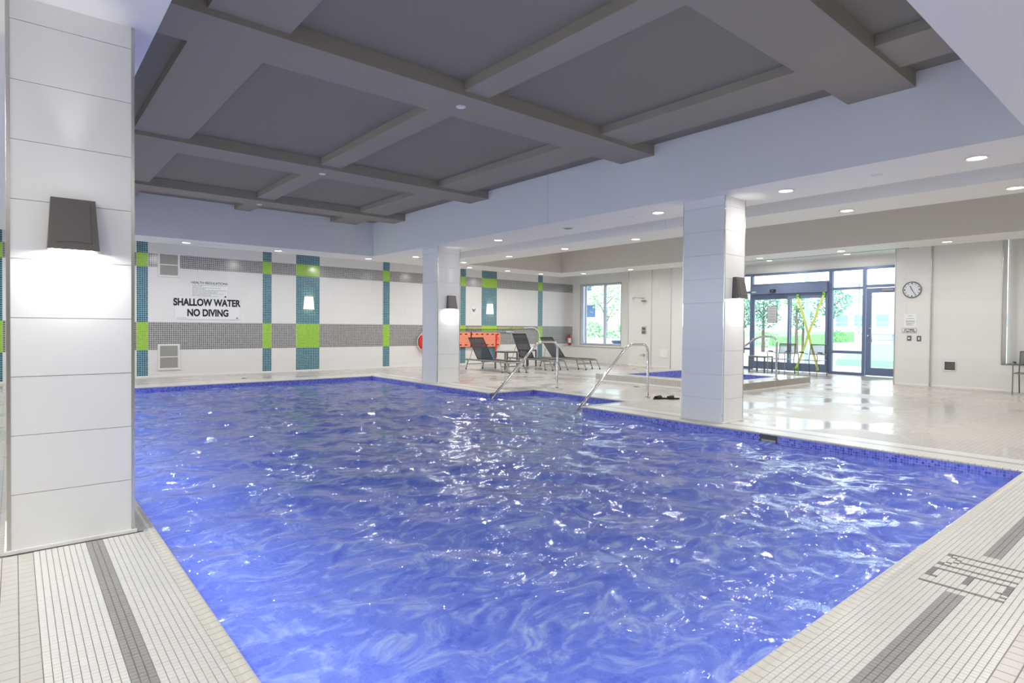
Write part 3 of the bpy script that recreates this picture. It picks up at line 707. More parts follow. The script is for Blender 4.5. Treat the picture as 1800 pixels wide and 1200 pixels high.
# sliding doors
d1 = struct_empty('door_1')
gbox('operator_housing', 7.48, 9.87, 2.44, 2.72, 'frame', d1, GX-.20, GX+.06)
sn = obj('motion_sensor', bx(GX-.25, GX-.20, 9.02, 9.2, 2.49, 2.58, bev=.015), M['rubber'], d1)
obj('sensor_lens', cyl(BM(), (GX-.25, 9.11, 2.53), .025, .02, 14, axis='X'), M['ventbk'], sn)
obj('maker_plate', bx(GX-.203, GX-.2, 9.68, 9.82, 2.50, 2.53), M['signw'], d1)
def leaf(y0, y1, x):
    l = BM(); s = .07
    box(l, x-.03, x+.03, y0, y0+s, .02, 2.44); box(l, x-.03, x+.03, y1-s, y1, .02, 2.44); box(l, x-.03, x+.03, y0+s, y1-s, .02, .27); box(l, x-.03, x+.03, y0+s, y1-s, 2.27, 2.44)
    o = obj('door_leaf', l, M['frame'], d1); obj('door_glass', bx(x-.005, x+.005, y0+s, y1-s, .27, 2.27), M['glass'], o); return o
leaf(8.60, 9.87, GX-.02); leaf(7.48, 8.68, GX-.09)
obj('lock_button', cyl(BM(), (GX-.055, 9.83, 1.0), .015, .02, 12, axis='X'), M['signw'], d1)
# swing door
d2 = struct_empty('door_2')
y0, y1 = gy0+.02, 6.46
l = BM(); x = GX-.03
box(l, x-.03, x+.03, y0, y0+.11, .02, 2.5); box(l, x-.03, x+.03, y1-.13, y1, .02, 2.5); box(l, x-.03, x+.03, y0+.11, y1-.13, .02, .24); box(l, x-.03, x+.03, y0+.11, y1-.13, 2.37, 2.5)
lf = obj('door_leaf', l, M['frame'], d2); obj('door_glass', bx(x-.005, x+.005, y0+.11, y1-.13, .24, 2.37), M['glass'], lf)
b = BM(); tube(b, fillet([(x-.03, 6.40, 1.36), (x-.09, 6.38, 1.36), (x-.09, 6.30, 1.36), (x-.09, 6.28, .96), (x-.03, 6.40, .96)], .03), .012, 10)
obj('pull_handle', b, M['chrome'], lf, smooth=True, label='chrome pull handle')
obj('door_closer', bx(x-.09, x-.03, 5.75, 6.05, 2.40, 2.46, bev=.01), M['chairal'], lf)
obj('lock_cylinder', cyl(BM(), (x-.035, 6.40, 1.15), .018, .02, 14, axis='X'), M['chrome'], lf)

# ------------------------------------------------------------------ columns clad in large tiles
def column(name, x0, x1, y0, y1, label, sides='nsew'):
    c = obj(name, bx(x0+.012, x1-.012, y0+.012, y1-.012, 0, ZS), M['grout'], kind='structure', label=label)
    H = .333; t = .012; g = .003
    k = 0
    while k*H < ZS:
        z0, z1 = k*H+g/2, min((k+1)*H-g/2, ZS); k += 1
        if z1-z0 < .02: continue
        for s in 'nsew':
            j = random.uniform(-.0006, .0006); e = .008
            if s == 's': q = (x0+e, x1-e, y0+j, y0+t)
            if s == 'n': q = (x0+e, x1-e, y1-t, y1-j)
            if s == 'w': q = (x0+j, x0+t, y0+e, y1-e)
            if s == 'e': q = (x1-t, x1-j, y0+e, y1-e)
            obj('wall_tile', bx(q[0], q[1], q[2], q[3], z0, z1), M['tilew'], c)
    for x in (x0, x1):
        for y in (y0, y1): 
            ix = .0115 if x == x0 else -.0115; iy = .0115 if y == y0 else -.0115
            obj('corner_trim', bx(min(x, x+ix*1.6)-.0, max(x, x+ix*1.6), min(y-(.002 if iy > 0 else 0), y+iy*1.6), max(y+(.002 if iy < 0 else 0), y+iy*1.6), .0, ZS, bev=.002), M['steel'], c)
    b = BM(); cv = .012; h = .024
    box(b, x0-cv, x1+cv, y0-cv, y0, 0, h, bev=.005); box(b, x0-cv, x1+cv, y1, y1+cv, 0, h, bev=.005); box(b, x0-cv, x0, y0, y1, 0, h, bev=.005); box(b, x1, x1+cv, y0, y1, 0, h, bev=.005)
    obj('base_cove', b, M['tilew'], c); return c
column('column', -.035, .575, 4.34, 5.0, 'wide white tiled pillar in the left foreground')
column('column', 7.43, 7.97, 4.34, 5.0, 'white tiled column right of centre at the pool edge')
column('column', 7.43, 8.05, 11.5, 12.15, 'white tiled column farther away left of the loungers')

# wedge sconces on the columns
def sconce(x, y, z, label):
    t = thing('wall_sconce', label, 'wall lamp', (x, y, z), 0, 'grey wedge sconces on the columns')
    w0, w1, h, d0, d1 = .105, .122, .30, .055, .11
    bm = BM()
    P_ = [(-w1, 0, 0), (w1, 0, 0), (w1, -d1, 0), (-w1, -d1, 0), (-w0, 0, h), (w0, 0, h), (w0, -d0, h), (-w0, -d0, h)]
    vs = [bm.verts.new(p) for p in P_]
    for q in ((4, 5, 6, 7), (3, 2, 6, 7), (0, 3, 7, 4), (2, 1, 5, 6), (1, 0, 4, 5)): bm.faces.new([vs[i] for i in q])
    bmesh.ops.recalc_face_normals(bm, faces=bm.faces[:])
    obj('housing', bm, M['sconce'], t)
    # raised face plate with an arched lower edge
    def fp(u, v):                                                         # u across, v up 0..1 on the sloped front
        dd = d1+(d0-d1)*v; return (u, -dd-.004, v*h)
    lo = [(-.082+.164*k/10, .13+.035*math.sin(PI*k/10)) for k in range(11)]
    top = [(.078, .92), (-.078, .92)]
    bm = BM(); A = [bm.verts.new(fp(*p)) for p in lo+top]; B = [bm.verts.new((fp(*p)[0]*1.03, fp(*p)[1]+.006, fp(*p)[2])) for p in lo+top]
    bm.faces.new(A)
    for k in range(len(A)): bm.faces.new((A[k], A[(k+1) % len(A)], B[(k+1) % len(A)], B[k]))
    bmesh.ops.recalc_face_normals(bm, faces=bm.faces[:]); obj('face_plate', bm, M['sconce'], t)
    obj('lamp_lens', bx(-.1, .1, -.095, -.012, .004, .010), M['lamp'], t)
    add_light('sconce_uplight', 'SPOT', (x, y-.10, z+h-.02), 8, .02, rot=(PI, 0, 0), spot=.62)
    add_light('sconce_glow', 'AREA', (x, y-.055, z-.005), 3.4, .18, sizey=.07, color=(1, .99, .96))
sconce(.265, 4.34, 1.725, 'large grey wedge sconce on the foreground tiled pillar')
sconce(7.75, 4.34, 1.725, 'grey wedge sconce on the column right of centre')
sconce(7.79, 11.5, 1.725, 'small grey wedge sconce on the far column by the loungers')

# ------------------------------------------------------------------ fittings on the back wall
BY = RY1-.004
def vent(x0, x1, z0, z1, label):
    t = thing('wall_vent', label, 'vent', (0, BY, 0), 0, 'white louvred vents on the back wall')
    fr = BM(); s = .045; zc = (z0+z1)/2
    for a in ((x0, x0+s, z0, z1), (x1-s, x1, z0, z1), (x0+s, x1-s, z0, z0+s), (x0+s, x1-s, z1-s, z1), (x0+s, x1-s, zc-.012, zc+.012)): box(fr, a[0], a[1], -.025, 0, a[2], a[3])
    obj('frame', fr, M['vent'], t); obj('backing', bx(x0+s, x1-s, -.004, 0, z0+s, z1-s), M['ventbk'], t)
    n = 16; sm = None
    for (a, c) in ((z0+s, zc-.012), (zc+.012, z1-s)):
        for k in range(n):
            x = x0+s+(x1-x0-2*s)*(k+.5)/n
            obj('slat', bx(x-.0085, x+.0085, -.018, -.004, a, c), M['ventd'], t)
    return t
vent(2.70, 3.18, 2.48, 3.08, 'square white louvred vent high on the back wall above the signs')
vent(2.70, 3.18, .18, .82, 'square white louvred vent low on the back wall near the pool edge')
t = thing('safety_sign', 'wide white sign reading SHALLOW WATER NO DIVING on the back wall', 'sign', (0, BY, 0))
obj('board', bx(3.07, 4.60, -.012, 0, 1.44, 2.0, bev=.003), M['signw'], t)
link('lettering', place(text_mesh('lettering', 'SHALLOW WATER', .245, .0095, .76), ROT_Y, (3.82, -.014, 1.865)), M['black'], t)
link('lettering', place(text_mesh('lettering', 'NO DIVING', .245, .0095, .76), ROT_Y, (3.83, -.014, 1.60)), M['black'], t)
b = BM(); prism(b, [(4.50, 1.465), (4.56, 1.465), (4.53, 1.52)], 'Y', -.015, -.012); box(b, 3.1, 3.36, -.014, -.012, 1.468, 1.474); obj('small_print', b, M['greyprint'], t)
t = thing('regulations_sign', 'white sign headed HEALTH REGULATIONS with small grey print above the diving sign', 'sign', (0, BY, 0))
obj('board', bx(3.42, 4.30, -.010, 0, 2.003, 2.43, bev=.003), M['signw'], t)
link('heading', place(text_mesh('heading', 'HEALTH REGULATIONS', .087, .0006, .93), ROT_Y, (3.86, -.012, 2.372)), M['black'], t)
b = BM()
for k, w in enumerate((.80, .24, .66, .30, .80, .62, .60, .74, .43, .62)):
    x = 3.455
    z = 2.31-k*.0305
    while x < 3.455+w-.03:
        q = random.uniform(.03, .09); box(b, x, min(x+q, 3.455+w), -.0115, -.010, z, z+.008); x += q+.012
obj('small_print', b, M['greyprint'], t)
obj('print_mark', prism(BM(), [(4.21, 2.02), (4.27, 2.02), (4.24, 2.07)], 'Y', -.0125, -.010), M['black'], t)
# opal glass sconces
def opal(x, label):
    t = thing('glass_sconce', label, 'wall lamp', (x, BY, 1.95), 0, 'opal glass sconces on teal stripes')
    bm = BM(); n = 12
    A, B = [], []
    for k in range(n+1):
        a = PI*k/n; A.append(bm.verts.new((-.155*math.cos(a), -.13*math.sin(a), -.18))); B.append(bm.verts.new((-.125*math.cos(a), -.11*math.sin(a), .18)))
    for k in range(n): bm.faces.new((A[k], A[k+1], B[k+1], B[k]))
    bmesh.ops.recalc_face_normals(bm, faces=bm.faces[:])
    obj('shade', bm, M['glassshade'], t, smooth=True); obj('wall_plate', bx(-.08, .08, -.02, 0, -.1, .1, bev=.004), M['steel'], t)
    add_light('glass_sconce_glow', 'POINT', (x, BY-.06, 1.95), 1.5, .04, color=(1, .85, .7))
opal(6.46, 'glowing opal glass sconce on the wide teal stripe right of the signs'); opal(13.02, 'glowing opal glass sconce on the wide teal stripe behind the loungers'); opal(-1.26, 'glowing opal glass sconce seen at the far left beyond the foreground pillar')
t = thing('round_notice', 'small round white notice with grey figure between two teal stripes', 'sign', (12.31, BY, 1.88))
obj('plate', cyl(BM(), (0, -.005, 0), .16, .01, 28, axis='Y'), M['signw'], t)
b = BM(); box(b, -.075, -.045, -.013, -.01, .02, .06); box(b, .045, .075, -.013, -.01, .02, .06); obj('dark_mark', b, M['black'], t)
obj('grey_mark', prism(BM(), [(-.045, .05), (-.05, 0), (-.02, -.05), (.02, -.055), (.045, 0), (.045, .05), (0, .03)], 'Y', -.0125, -.01), M['greyprint'], t)
# life ring
t = thing('life_ring', 'red life ring with white grab rope hung on the back wall beside the far column', 'life ring', (10.38, BY-.08, .80))
bm = BM(); n = 36; pts = [(.27*math.cos(2*PI*k/n), 0, .27*math.sin(2*PI*k/n)) for k in range(n)]; tube(bm, pts, .062, 12, closed=True)
obj('ring', bm, M['red'], t, smooth=True)
for k in range(4):
    a0 = PI/4+k*PI/2; bm = BM(); pts = [(.345*math.cos(a0+s)*(1+.09*math.sin(s*2)), -.0, .345*math.sin(a0+s)*(1+.09*math.sin(s*2))) for s in [PI/2*i/10 for i in range(11)]]
    tube(bm, pts, .012, 8); obj('grab_rope', bm, M['rope'], t, smooth=True)
    bm = BM(); tube(bm, [((.27+.07*math.cos(q))*math.cos(a0), .07*math.sin(q), (.27+.07*math.cos(q))*math.sin(a0)) for q in [2*PI*i/14 for i in range(14)]], .009, 6, closed=True); obj('rope_band', bm, M['rope'], t, smooth=True)
obj('wall_hook', bx(-.02, .02, .02, .06, .15, .30), M['steel'], t)
# rescue board
def slots():
    out = []
    for k in range(8):
        x = .10+k*.233; out.append(rrect(x-.06, x+.06, .41, .46, .02, 3)); out.append(rrect(x-.06, x+.06, .04, .09, .02, 3))
    out.append(rrect(1.74, 1.775, .17, .34, .016, 3)); return [s[::-1] for s in out]
t = thing('rescue_board', 'long orange plastic spine board with hand slots on the back wall behind the loungers', 'rescue board', (11.60, BY-.065, .62))
t.rotation_euler = (0, math.radians(.3), 0)
mb = curve_mesh('board', [rrect(0, 1.84, 0, .5, .07, 5)]+slots(), .045, .006); place(mb, ROT_Y, (0, 0, 0)); o = link('board', mb, M['orange'], t)
obj('slot_shade_plate', bx(.02, 1.82, .026, .032, .02, .48), M['sconce'], t); obj('wall_bracket', bx(.4, .5, .03, .05, .2, .3), M['steel'], t); obj('wall_bracket', bx(1.3, 1.4, .03, .05, .2, .3), M['steel'], t)  # dark plate stands in for the shade seen through the hand slots
obj('board_strap', bx(.52, .56, -.035, -.028, -.02, .52), M['rubber'], t)
t = thing('rescue_strap', 'bright red strap hanging over the right end of the orange board', 'strap', (13.26, BY-.09, 0))
bm = BM(); 
pp = [(0, 1.06), (.005, .9), (-.01, .7), (-.02, .5), (0, .33), (-.005, .22)]
A = [[bm.verts.new((x+s*(.05 if z > .75 else .032), -.004*math.sin(9*z), z)) for s in (-1, 1)] for x, z in pp]
for i in range(len(A)-1): bm.faces.new((A[i][0], A[i][1], A[i+1][1], A[i+1][0]))
ob = obj('webbing', bm, M['red'], t); s_ = ob.modifiers.new('s', 'SOLIDIFY'); s_.thickness = .006
obj('buckle', bx(-.045, .03, -.02, -.004, .30, .36, bev=.006), M['red'], t)
# poles
t = thing('rescue_hook', 'long yellow rescue pole ending in a large curved shepherd hook', 'rescue hook', (0, BY-.06, 0))
obj('pole', tube(BM(), [(10.2, 0, 1.245), (13.7, 0, 1.272), (14.6, 0, 1.285)], .016, 10), M['yellow'], t, smooth=True)
hk = [(14.6, 0, 1.285), (15.0, 0, 1.30)]+[(15.0+.42*math.sin(a), 0, .93+.37*math.cos(a)) for a in [PI*k/16 for k in range(1, 14)]]
obj('hook', tube(BM(), hk, .019, 8), M['signw'], t, smooth=True)
obj('pole_bracket', bx(12.0, 12.03, -.02, .055, 1.22, 1.29), M['steel'], t); obj('pole_bracket', bx(14.0, 14.03, -.02, .055, 1.24, 1.31), M['steel'], t)
t = thing('reach_pole', 'pale blue telescopic pole with white tip under the yellow pole', 'pole', (0, BY-.045, 0))
obj('tube', tube(BM(), [(11.0, 0, 1.15), (13.75, 0, 1.135)], .014, 10), M['bluep'], t, smooth=True)
obj('tip', tube(BM(), [(13.75, 0, 1.135), (13.85, 0, 1.134), (14.12, 0, 1.132)], .02, 10, radii=[.022, .022, .009]), M['signw'], t, smooth=True)
obj('pole_clip', bx(12.4, 12.43, -.02, .045, 1.11, 1.17), M['steel'], t)
# extinguisher
t = thing('fire_extinguisher', 'small extinguisher with red base and black hose where the back wall meets the ledge', 'fire extinguisher', (16.98, BY-.12, .61))
def lathe(bm, prof, n=18):
    rings = [[bm.verts.new((r*math.cos(2*PI*k/n), r*math.sin(2*PI*k/n), z)) for k in range(n)] for r, z in prof]
    for i in range(len(prof)-1):
        for k in range(n): bm.faces.new((rings[i][k], rings[i][(k+1) % n], rings[i+1][(k+1) % n], rings[i+1][k]))
    bm.faces.new(rings[0][::-1]); bm.faces.new(rings[-1]); bmesh.ops.recalc_face_normals(bm, faces=bm.faces[:]); return bm
obj('cylinder', lathe(BM(), [(.055, 0), (.062, .01), (.062, .30), (.05, .35), (.022, .375), (.022, .40)]), M['redm'], t, smooth=True)
obj('label_band', lathe(BM(), [(.0635, .10), (.0635, .285)]), M['signw'], t, smooth=True, label='white printed label band')
obj('valve', bx(-.03, .03, -.02, .02, .40, .44, bev=.006), M['ventbk'], t); obj('lever', bx(-.10, .05, -.012, .012, .45, .465), M['chairal'], t)
obj('hose', tube(BM(), fillet([(-.02, 0, .42), (-.12, 0, .40), (-.19, 0, .28), (-.22, 0, .17)], .07), .011, 8), M['rubber'], t, smooth=True)

# ------------------------------------------------------------------ shower wall fittings (plane x=16.5)
t = thing('rain_shower', 'round rain shower head on a wall arm, on the tiled shower wall', 'shower head', (WX, 12.62, 2.30))
obj('wall_flange', bx(-.02, 0, -.045, .045, -.01, .08, bev=.004), M['steel'], t)
obj('arm', tube(BM(), fillet([(-.01, 0, .035), (-.30, .18, .05), (-.34, .2, .05), (-.34, .2, -.04)], .03), .011, 10), M['steel'], t, smooth=True)
obj('rose', lathe(BM(), [(.11, -.065), (.115, -.055), (.03, -.035), (.014, -.03)]), M['darksteel'], t, smooth=True); t.children[-1].location = (-.34, .2, 0)
t = thing('shower_valve', 'square steel shower valve plate with two knobs below the shower head', 'shower valve', (WX, 12.61, 1.24))
obj('plate', bx(-.012, 0, -.095, .095, -.13, .13, bev=.006), M['steel'], t)
for z in (-.06, .06): obj('knob', cyl(BM(), (-.035, .02, z), .03, .045, 16, axis='X'), M['darksteel'], t); obj('pointer', bx(-.065, -.058, .0, .05, z-.006, z+.006), M['ventbk'], t)
t = thing('foot_tap', 'short steel spout low on the shower wall behind the pool rail', 'tap', (WX, 12.6, .40))
obj('flange', cyl(BM(), (-.01, 0, 0), .04, .02, 16, axis='X'), M['steel'], t); obj('spout', tube(BM(), fillet([(0, 0, 0), (-.12, .06, 0), (-.15, .08, -.03)], .02), .018, 10), M['steel'], t, smooth=True)
t = thing('access_hatch', 'plain white square hatch low on the shower wall', 'hatch', (WX, 11.80, .47))
obj('hatch_frame', bx(-.006, 0, -.15, .15, -.14, .14), M['vent'], t); obj('hatch_door', bx(-.012, -.004, -.135, .135, -.125, .125, bev=.002), M['signw'], t)
t = thing('notice_reflection', 'faint reflection of a notice, built as a pale sheet beside the near column', 'notice', (17.1, 10.35, 1.75))  # a reflected sign, modelled as a solid sheet
obj('sheet', bx(-.2, .2, -.004, 0, -.2, .2), M['signw'], t); b = BM()
for k in range(6): box(b, -.16, .14-.03*(k % 3), -.0055, -.004, .13-k*.05, .137-k*.05)
obj('print_lines', b, M['greyprint'], t)

# ------------------------------------------------------------------ fittings on the pier (plane x=16.4)
t = thing('wall_clock', 'round wall clock with pale face and thin dark rim on the pier', 'clock', (16.4, 4.69, 2.275))
obj('rim', (lambda b: (tube(b, [(-.025, .185*math.cos(2*PI*k/36), .185*math.sin(2*PI*k/36)) for k in range(36)], .011, 8, closed=True)))(BM()), M['darksteel'], t, smooth=True)
obj('dial', cyl(BM(), (-.012, 0, 0), .185, .024, 36, axis='X'), M['clockf'], t)
b = BM()
for k in range(12):
    a = k*PI/6; s = .011 if k % 3 else .016
    box(b, -.027, -.024, -.15*math.sin(a)-s*.7, -.15*math.sin(a)+s*.7, .15*math.cos(a)-s, .15*math.cos(a)+s)
obj('hour_mark', b, M['black'], t)
def hand(a, L, w, name):
    bm = BM(); box(bm, -.031, -.028, -w, w, -.02, L); bmesh.ops.rotate(bm, cent=(0, 0, 0), matrix=Matrix.Rotation(a, 3, 'X'), verts=bm.verts); obj(name, bm, M['black'], t)
hand(math.radians(-24), .10, .006, 'hour_hand'); hand(math.radians(148), .135, .0045, 'minute_hand')
t = thing('paper_notice', 'white paper sheet with small print under the clock', 'notice', (16.4, 4.72, 1.545))
obj('sheet', bx(-.004, 0, -.125, .125, -.155, .155), M['signw'], t); b = BM()
for z, w, o_ in ((.11, .05, 0), (.045, .08, 0), (-.01, .09, .0), (-.03, .09, 0), (-.065, .09, 0), (-.085, .05, .03), (-.11, .075, .01)): box(b, -.0052, -.004, -w+o_, w+o_, z-.004, z+.004)
obj('print_lines', b, M['greyprint'], t)
t = thing('timer_sign', 'small white bordered sign reading JET TIMER 15 MINUTES below the paper notice', 'sign', (16.4, 4.735, 1.30))
obj('border', bx(-.004, 0, -.15, .15, -.055, .055), M['black'], t); obj('board', bx(-.006, -.002, -.143, .143, -.048, .048), M['signw'], t)
link('lettering', place(text_mesh('lettering', 'JET TIMER', .048, .001), ROT_X, (-.0075, 0, .02)), M['black'], t); link('lettering', place(text_mesh('lettering', '15 MINUTES', .048, .001), ROT_X, (-.0075, 0, -.023)), M['black'], t)
t = thing('wall_switch', 'left steel timer button plate below the jet timer sign', 'switch', (16.4, 4.735, 1.12)); obj('plate', bx(-.008, 0, -.045, .045, -.06, .06, bev=.003), M['darksteel'], t); obj('button', cyl(BM(), (-.014, 0, 0), .02, .014, 16, axis='X'), M['steel'], t)
t = thing('wall_switch', 'right steel switch plate with a rocker, nearer the pier corner', 'switch', (16.4, 4.535, 1.115)); obj('plate', bx(-.008, 0, -.045, .045, -.065, .065, bev=.003), M['darksteel'], t); obj('rocker', bx(-.014, -.006, -.015, .015, -.03, .03, bev=.003), M['steel'], t)
t = thing('wall_grate', 'dark recessed grate in a steel frame low on the side wall', 'vent', (16.44, 3.93, .50))
b = BM()
for a in ((-.12, .12, -.12, -.095), (-.12, .12, .095, .12), (-.12, -.1, -.095, .095), (.1, .12, -.095, .095)): box(b, -.012, 0, a[0], a[1], a[2], a[3])
obj('frame', b, M['steel'], t); obj('backing', bx(-.003, 0, -.1, .1, -.095, .095), M['ventbk'], t); b = BM()
for k in range(7): box(b, -.007, -.003, -.095, .095, -.085+k*.027, -.078+k*.027)
obj('grille_bars', b, M['darksteel'], t)
t = thing('door_notice', 'grey framed rules notice on the left sliding glass door', 'notice', (GX-.055, 9.2, 1.79))
mn = curve_mesh('board', [rrect(-.165, .165, -.27, .27, .03)], .006); place(mn, ROT_X, (-.004, 0, 0)); link('board', mn, mat('notice_border', (110, 112, 122), .5), t)
mn = curve_mesh('sheet', [rrect(-.15, .15, -.255, .255, .025)], .004); place(mn, ROT_X, (-.008, 0, 0)); link('sheet', mn, mat('notice_sheet', (196, 196, 202), .5), t); b = BM()
for k in range(5): box(b, -.0115, -.010, -.10, .08+.02*(k % 2), .19-k*.09, .198-k*.09)
obj('print_lines', b, M['greyprint'], t)
# crossed caution tape on the right sliding leaf
def ribbon(pts, w, mt, name, parent):
    bm = BM(); A = []
    for i, p in enumerate(pts):
        p = Vector(p); q = Vector(pts[min(i+1, len(pts)-1)])-Vector(pts[max(i-1, 0)]); q.normalize(); s = Vector((0, -q.z, q.y))
        A.append((bm.verts.new(p-s*w+Vector((.004*(i % 2), 0, 0))), bm.verts.new(p+s*w)))
    for i in range(len(A)-1): bm.faces.new((A[i][0], A[i][1], A[i+1][1], A[i+1][0]))
    o = obj(name, bm, M[mt], parent); s = o.modifiers.new('s', 'SOLIDIFY'); s.thickness = .003; return o
def knot(c, r, parent, mt='tapeg'):
    bm = BM(); bmesh.ops.create_icosphere(bm, subdivisions=2, radius=r); 
    for v in bm.verts: v.co *= random.uniform(.75, 1.2)
    bmesh.ops.translate(bm, vec=c, verts=bm.verts); return obj('tape_knot', bm, M[mt], parent)
def lerp(a, b, n=9): return [tuple(a[i]+(b[i]-a[i])*k/n+(random.uniform(-.012, .012) if i else 0) for i in range(3)) for k in range(n+1)]
XT = GX-.15
t = thing('caution_tape', 'yellow caution tape strand from the upper left of the sliding door, running down right', 'caution tape', (0, 0, 0), 0, 'crossed caution tape')
ribbon(lerp((XT, 8.36, 2.36), (XT, 7.72, .10)), .035, 'tape', 'strand', t); knot((XT, 8.36, 2.36), .05, t); knot((XT, 7.74, .1), .04, t, 'tape')
t = thing('caution_tape', 'yellow caution tape strand from the upper right of the sliding door, running down left', 'caution tape', (0, 0, 0), 0, 'crossed caution tape')
ribbon(lerp((XT-.02, 7.57, 2.40), (XT-.02, 8.36, .12)), .035, 'tape', 'strand', t); knot((XT-.02, 7.57, 2.40), .05, t); knot((XT-.02, 8.38, .1), .07, t)

# ------------------------------------------------------------------ handrails
def rail(name, pts, r, base, label, z0=0, foot=None):
    t = thing(name, label, 'handrail', (base[0], base[1], z0), 0, 'stainless pool handrails')
    q = [(p[0]-base[0], p[1]-base[1], p[2]-z0) for p in pts]
    obj('tube', tube(BM(), fillet(q, .16, 8), r, 14), M['chrome'], t, smooth=True)
    obj('base_flange', lathe(BM(), [(.058, 0), (.058, .008), (.03, .022)]), M['chrome'], t, smooth=True)
rail('handrail', [(8.98, 9.16, 0), (8.98, 9.16, 1.0), (8.42, 9.16, 1.0), (6.98, 9.16, -.28)], .024, (8.98, 9.16), 'steel handrail at the far side of the pool steps, in front of the loungers')
rail('handrail', [(9.14, 6.89, 0), (9.14, 6.89, 1.0), (8.55, 6.89, 1.0), (7.16, 6.89, -.16), (7.16, 6.89, -.3)], .024, (9.14, 6.89), 'steel handrail at the near side of the pool steps, next to the slippers')
rail('handrail', [(13.24, 6.42, .17), (13.24, 6.42, 1.14), (13.24, 6.85, 1.14), (13.24, 7.7, .55), (13.24, 7.9, .0)], .024, (13.24, 6.42), 'steel handrail of the hot tub, right of the near column', z0=.17)

# ------------------------------------------------------------------ loungers
def lounger(loc, top, label):
    t = thing('sun_lounger', label, 'sun lounger', loc, 0, 'black sling loungers')
    w = .31; yh, yf = .98, -.98; z = .31; hy = .40
    b = BM(); tube(b, fillet([(-w, yf, z-.02), (-w, yf+.1, z), (-w, yh, z)], .05), .025, 8); obj('side_rail', b, M['chairal'], t, smooth=True)
    b = BM(); tube(b, fillet([(w, yf, z-.02), (w, yf+.1, z), (w, yh, z)], .05), .025, 8); obj('side_rail', b, M['chairal'], t, smooth=True)
    for y in (yf, yh): obj('cross_bar', tube(BM(), [(-w, y, z-.02), (w, y, z-.02)], .016, 8), M['chairal'], t, smooth=True)
    for s in (-1, 1):
        for (ya, yb) in ((.86, .96), (-.70, -.80), (-.98, -1.12)):
            if ya == -.70 and s == 0: continue
            l = obj('leg', tube(BM(), [(s*w, ya, z-.01), (s*(w+.01), yb, .03)], .017, 8), M['chairal'], t, smooth=True)
            obj('foot_cap', cyl(BM(), (s*(w+.01), yb, .018), .021, .036, 10), M['rubber'], l)
    obj('leg_stretcher', tube(BM(), [(-w, -.75, .17), (w, -.75, .17)], .012, 8), M['chairal'], t, smooth=True)
    obj('leg_stretcher', tube(BM(), [(-w, .9, .17), (w, .9, .17)], .012, 8), M['chairal'], t, smooth=True)
    # sagging seat sling
    bm = BM(); n = 14; R = []
    for k in range(n+1):
        y = yf+.02+(hy-yf-.02)*k/n; zz = z+.012-.012*math.sin(PI*k/n); R.append([bm.verts.new((x, y, zz-.006*(1-abs(x)/w))) for x in (-w+.01, 0, w-.01)])
    for k in range(n):
        for j in (0, 1): bm.faces.new((R[k][j], R[k][j+1], R[k+1][j+1], R[k+1][j]))
    o = obj('seat_sling', bm, M['sling'], t, smooth=True); s_ = o.modifiers.new('s', 'SOLIDIFY'); s_.thickness = .006
    ty, tz = top
    bk = BM()
    for s in (-1, 1): tube(bk, [(s*(w-.03), hy, z+.01), (s*(w-.03), ty, tz)], .014, 8)
    tube(bk, [(-(w-.03), ty, tz), (w-.03, ty, tz)], .014, 8); tube(bk, [(-(w-.03), hy+.08*(ty-hy), z+.05), (w-.03, hy+.08*(ty-hy), z+.05)], .010, 8)
    obj('backrest_frame', bk, M['rubber'], t, smooth=True)
    bm = BM(); R = []
    for k in range(9):
        s = k/8; R.append([bm.verts.new((x, hy+(ty-hy)*s, z+.01+(tz-z-.01)*s)) for x in (-w+.035, w-.035)])
    for k in range(8): bm.faces.new((R[k][0], R[k][1], R[k+1][1], R[k+1][0]))
    o = obj('back_sling', bm, M['sling'], t); s_ = o.modifiers.new('s', 'SOLIDIFY'); s_.thickness = .005
    y1_, z1_ = hy+(ty-hy)*.86, z+(tz-z)*.86; y2_, z2_ = hy+(ty-hy)*.74, z+(tz-z)*.74
    bm = BM(); vs = [bm.verts.new(p) for p in ((-w+.04, y1_, z1_-.0), (w-.04, y1_, z1_), (w-.04, y2_, z2_), (-w+.04, y2_, z2_))]; bm.faces.new(vs); bmesh.ops.translate(bm, vec=(0, -.006, .004), verts=bm.verts)
    obj('head_band', bm, M['rubber'], t)
    for s in (-1, 1): obj('prop_strut', tube(BM(), [(s*(w-.02), hy+(ty-hy)*.55, z+(tz-z)*.5), (s*(w-.02), hy+.42, z-.02)], .008, 6), M['chairal'], t, smooth=True)
lounger((10.97, 13.9, 0), (.90, .97), 'black sling lounger nearest the far column, in front of the orange board')
lounger((12.71, 13.95, 0), (.81, 1.09), 'black sling lounger with the steepest backrest, middle of the three')
lounger((13.85, 13.65, 0), (1.02, .97), 'black sling lounger nearest the window, extinguisher side')
def side_table(x, y, s, h, label, top='slingl', group=None):
    t = thing('side_table', label, 'side table', (x, y, 0), 0, 'grey metal side tables')
    a = s/2; obj('table_top', bx(-a, a, -a, a, h-.02, h, bev=.004), M['chairal'], t)
    b = BM()
    for q in ((-a, a, -a, -a+.03), (-a, a, a-.03, a), (-a, -a+.03, -a+.03, a-.03), (a-.03, a, -a+.03, a-.03)): box(b, q[0], q[1], q[2], q[3], h-.05, h-.02)
    obj('apron', b, M['darksteel'], t)
    for sx in (-1, 1):
        for sy_ in (-1, 1): obj('leg', bx(sx*(a-.018)-.018, sx*(a-.018)+.018, sy_*(a-.018)-.018, sy_*(a-.018)+.018, 0, h-.05), M['darksteel'], t)
side_table(11.83, 14.35, .52, .56, 'square grey side table between the first two loungers')
side_table(13.28, 14.98, .44, .56, 'square grey side table partly hidden between the two right loungers')
side_table(17.45, 8.95, .52, .50, 'small grey side table by the sliding doors next to an armchair')

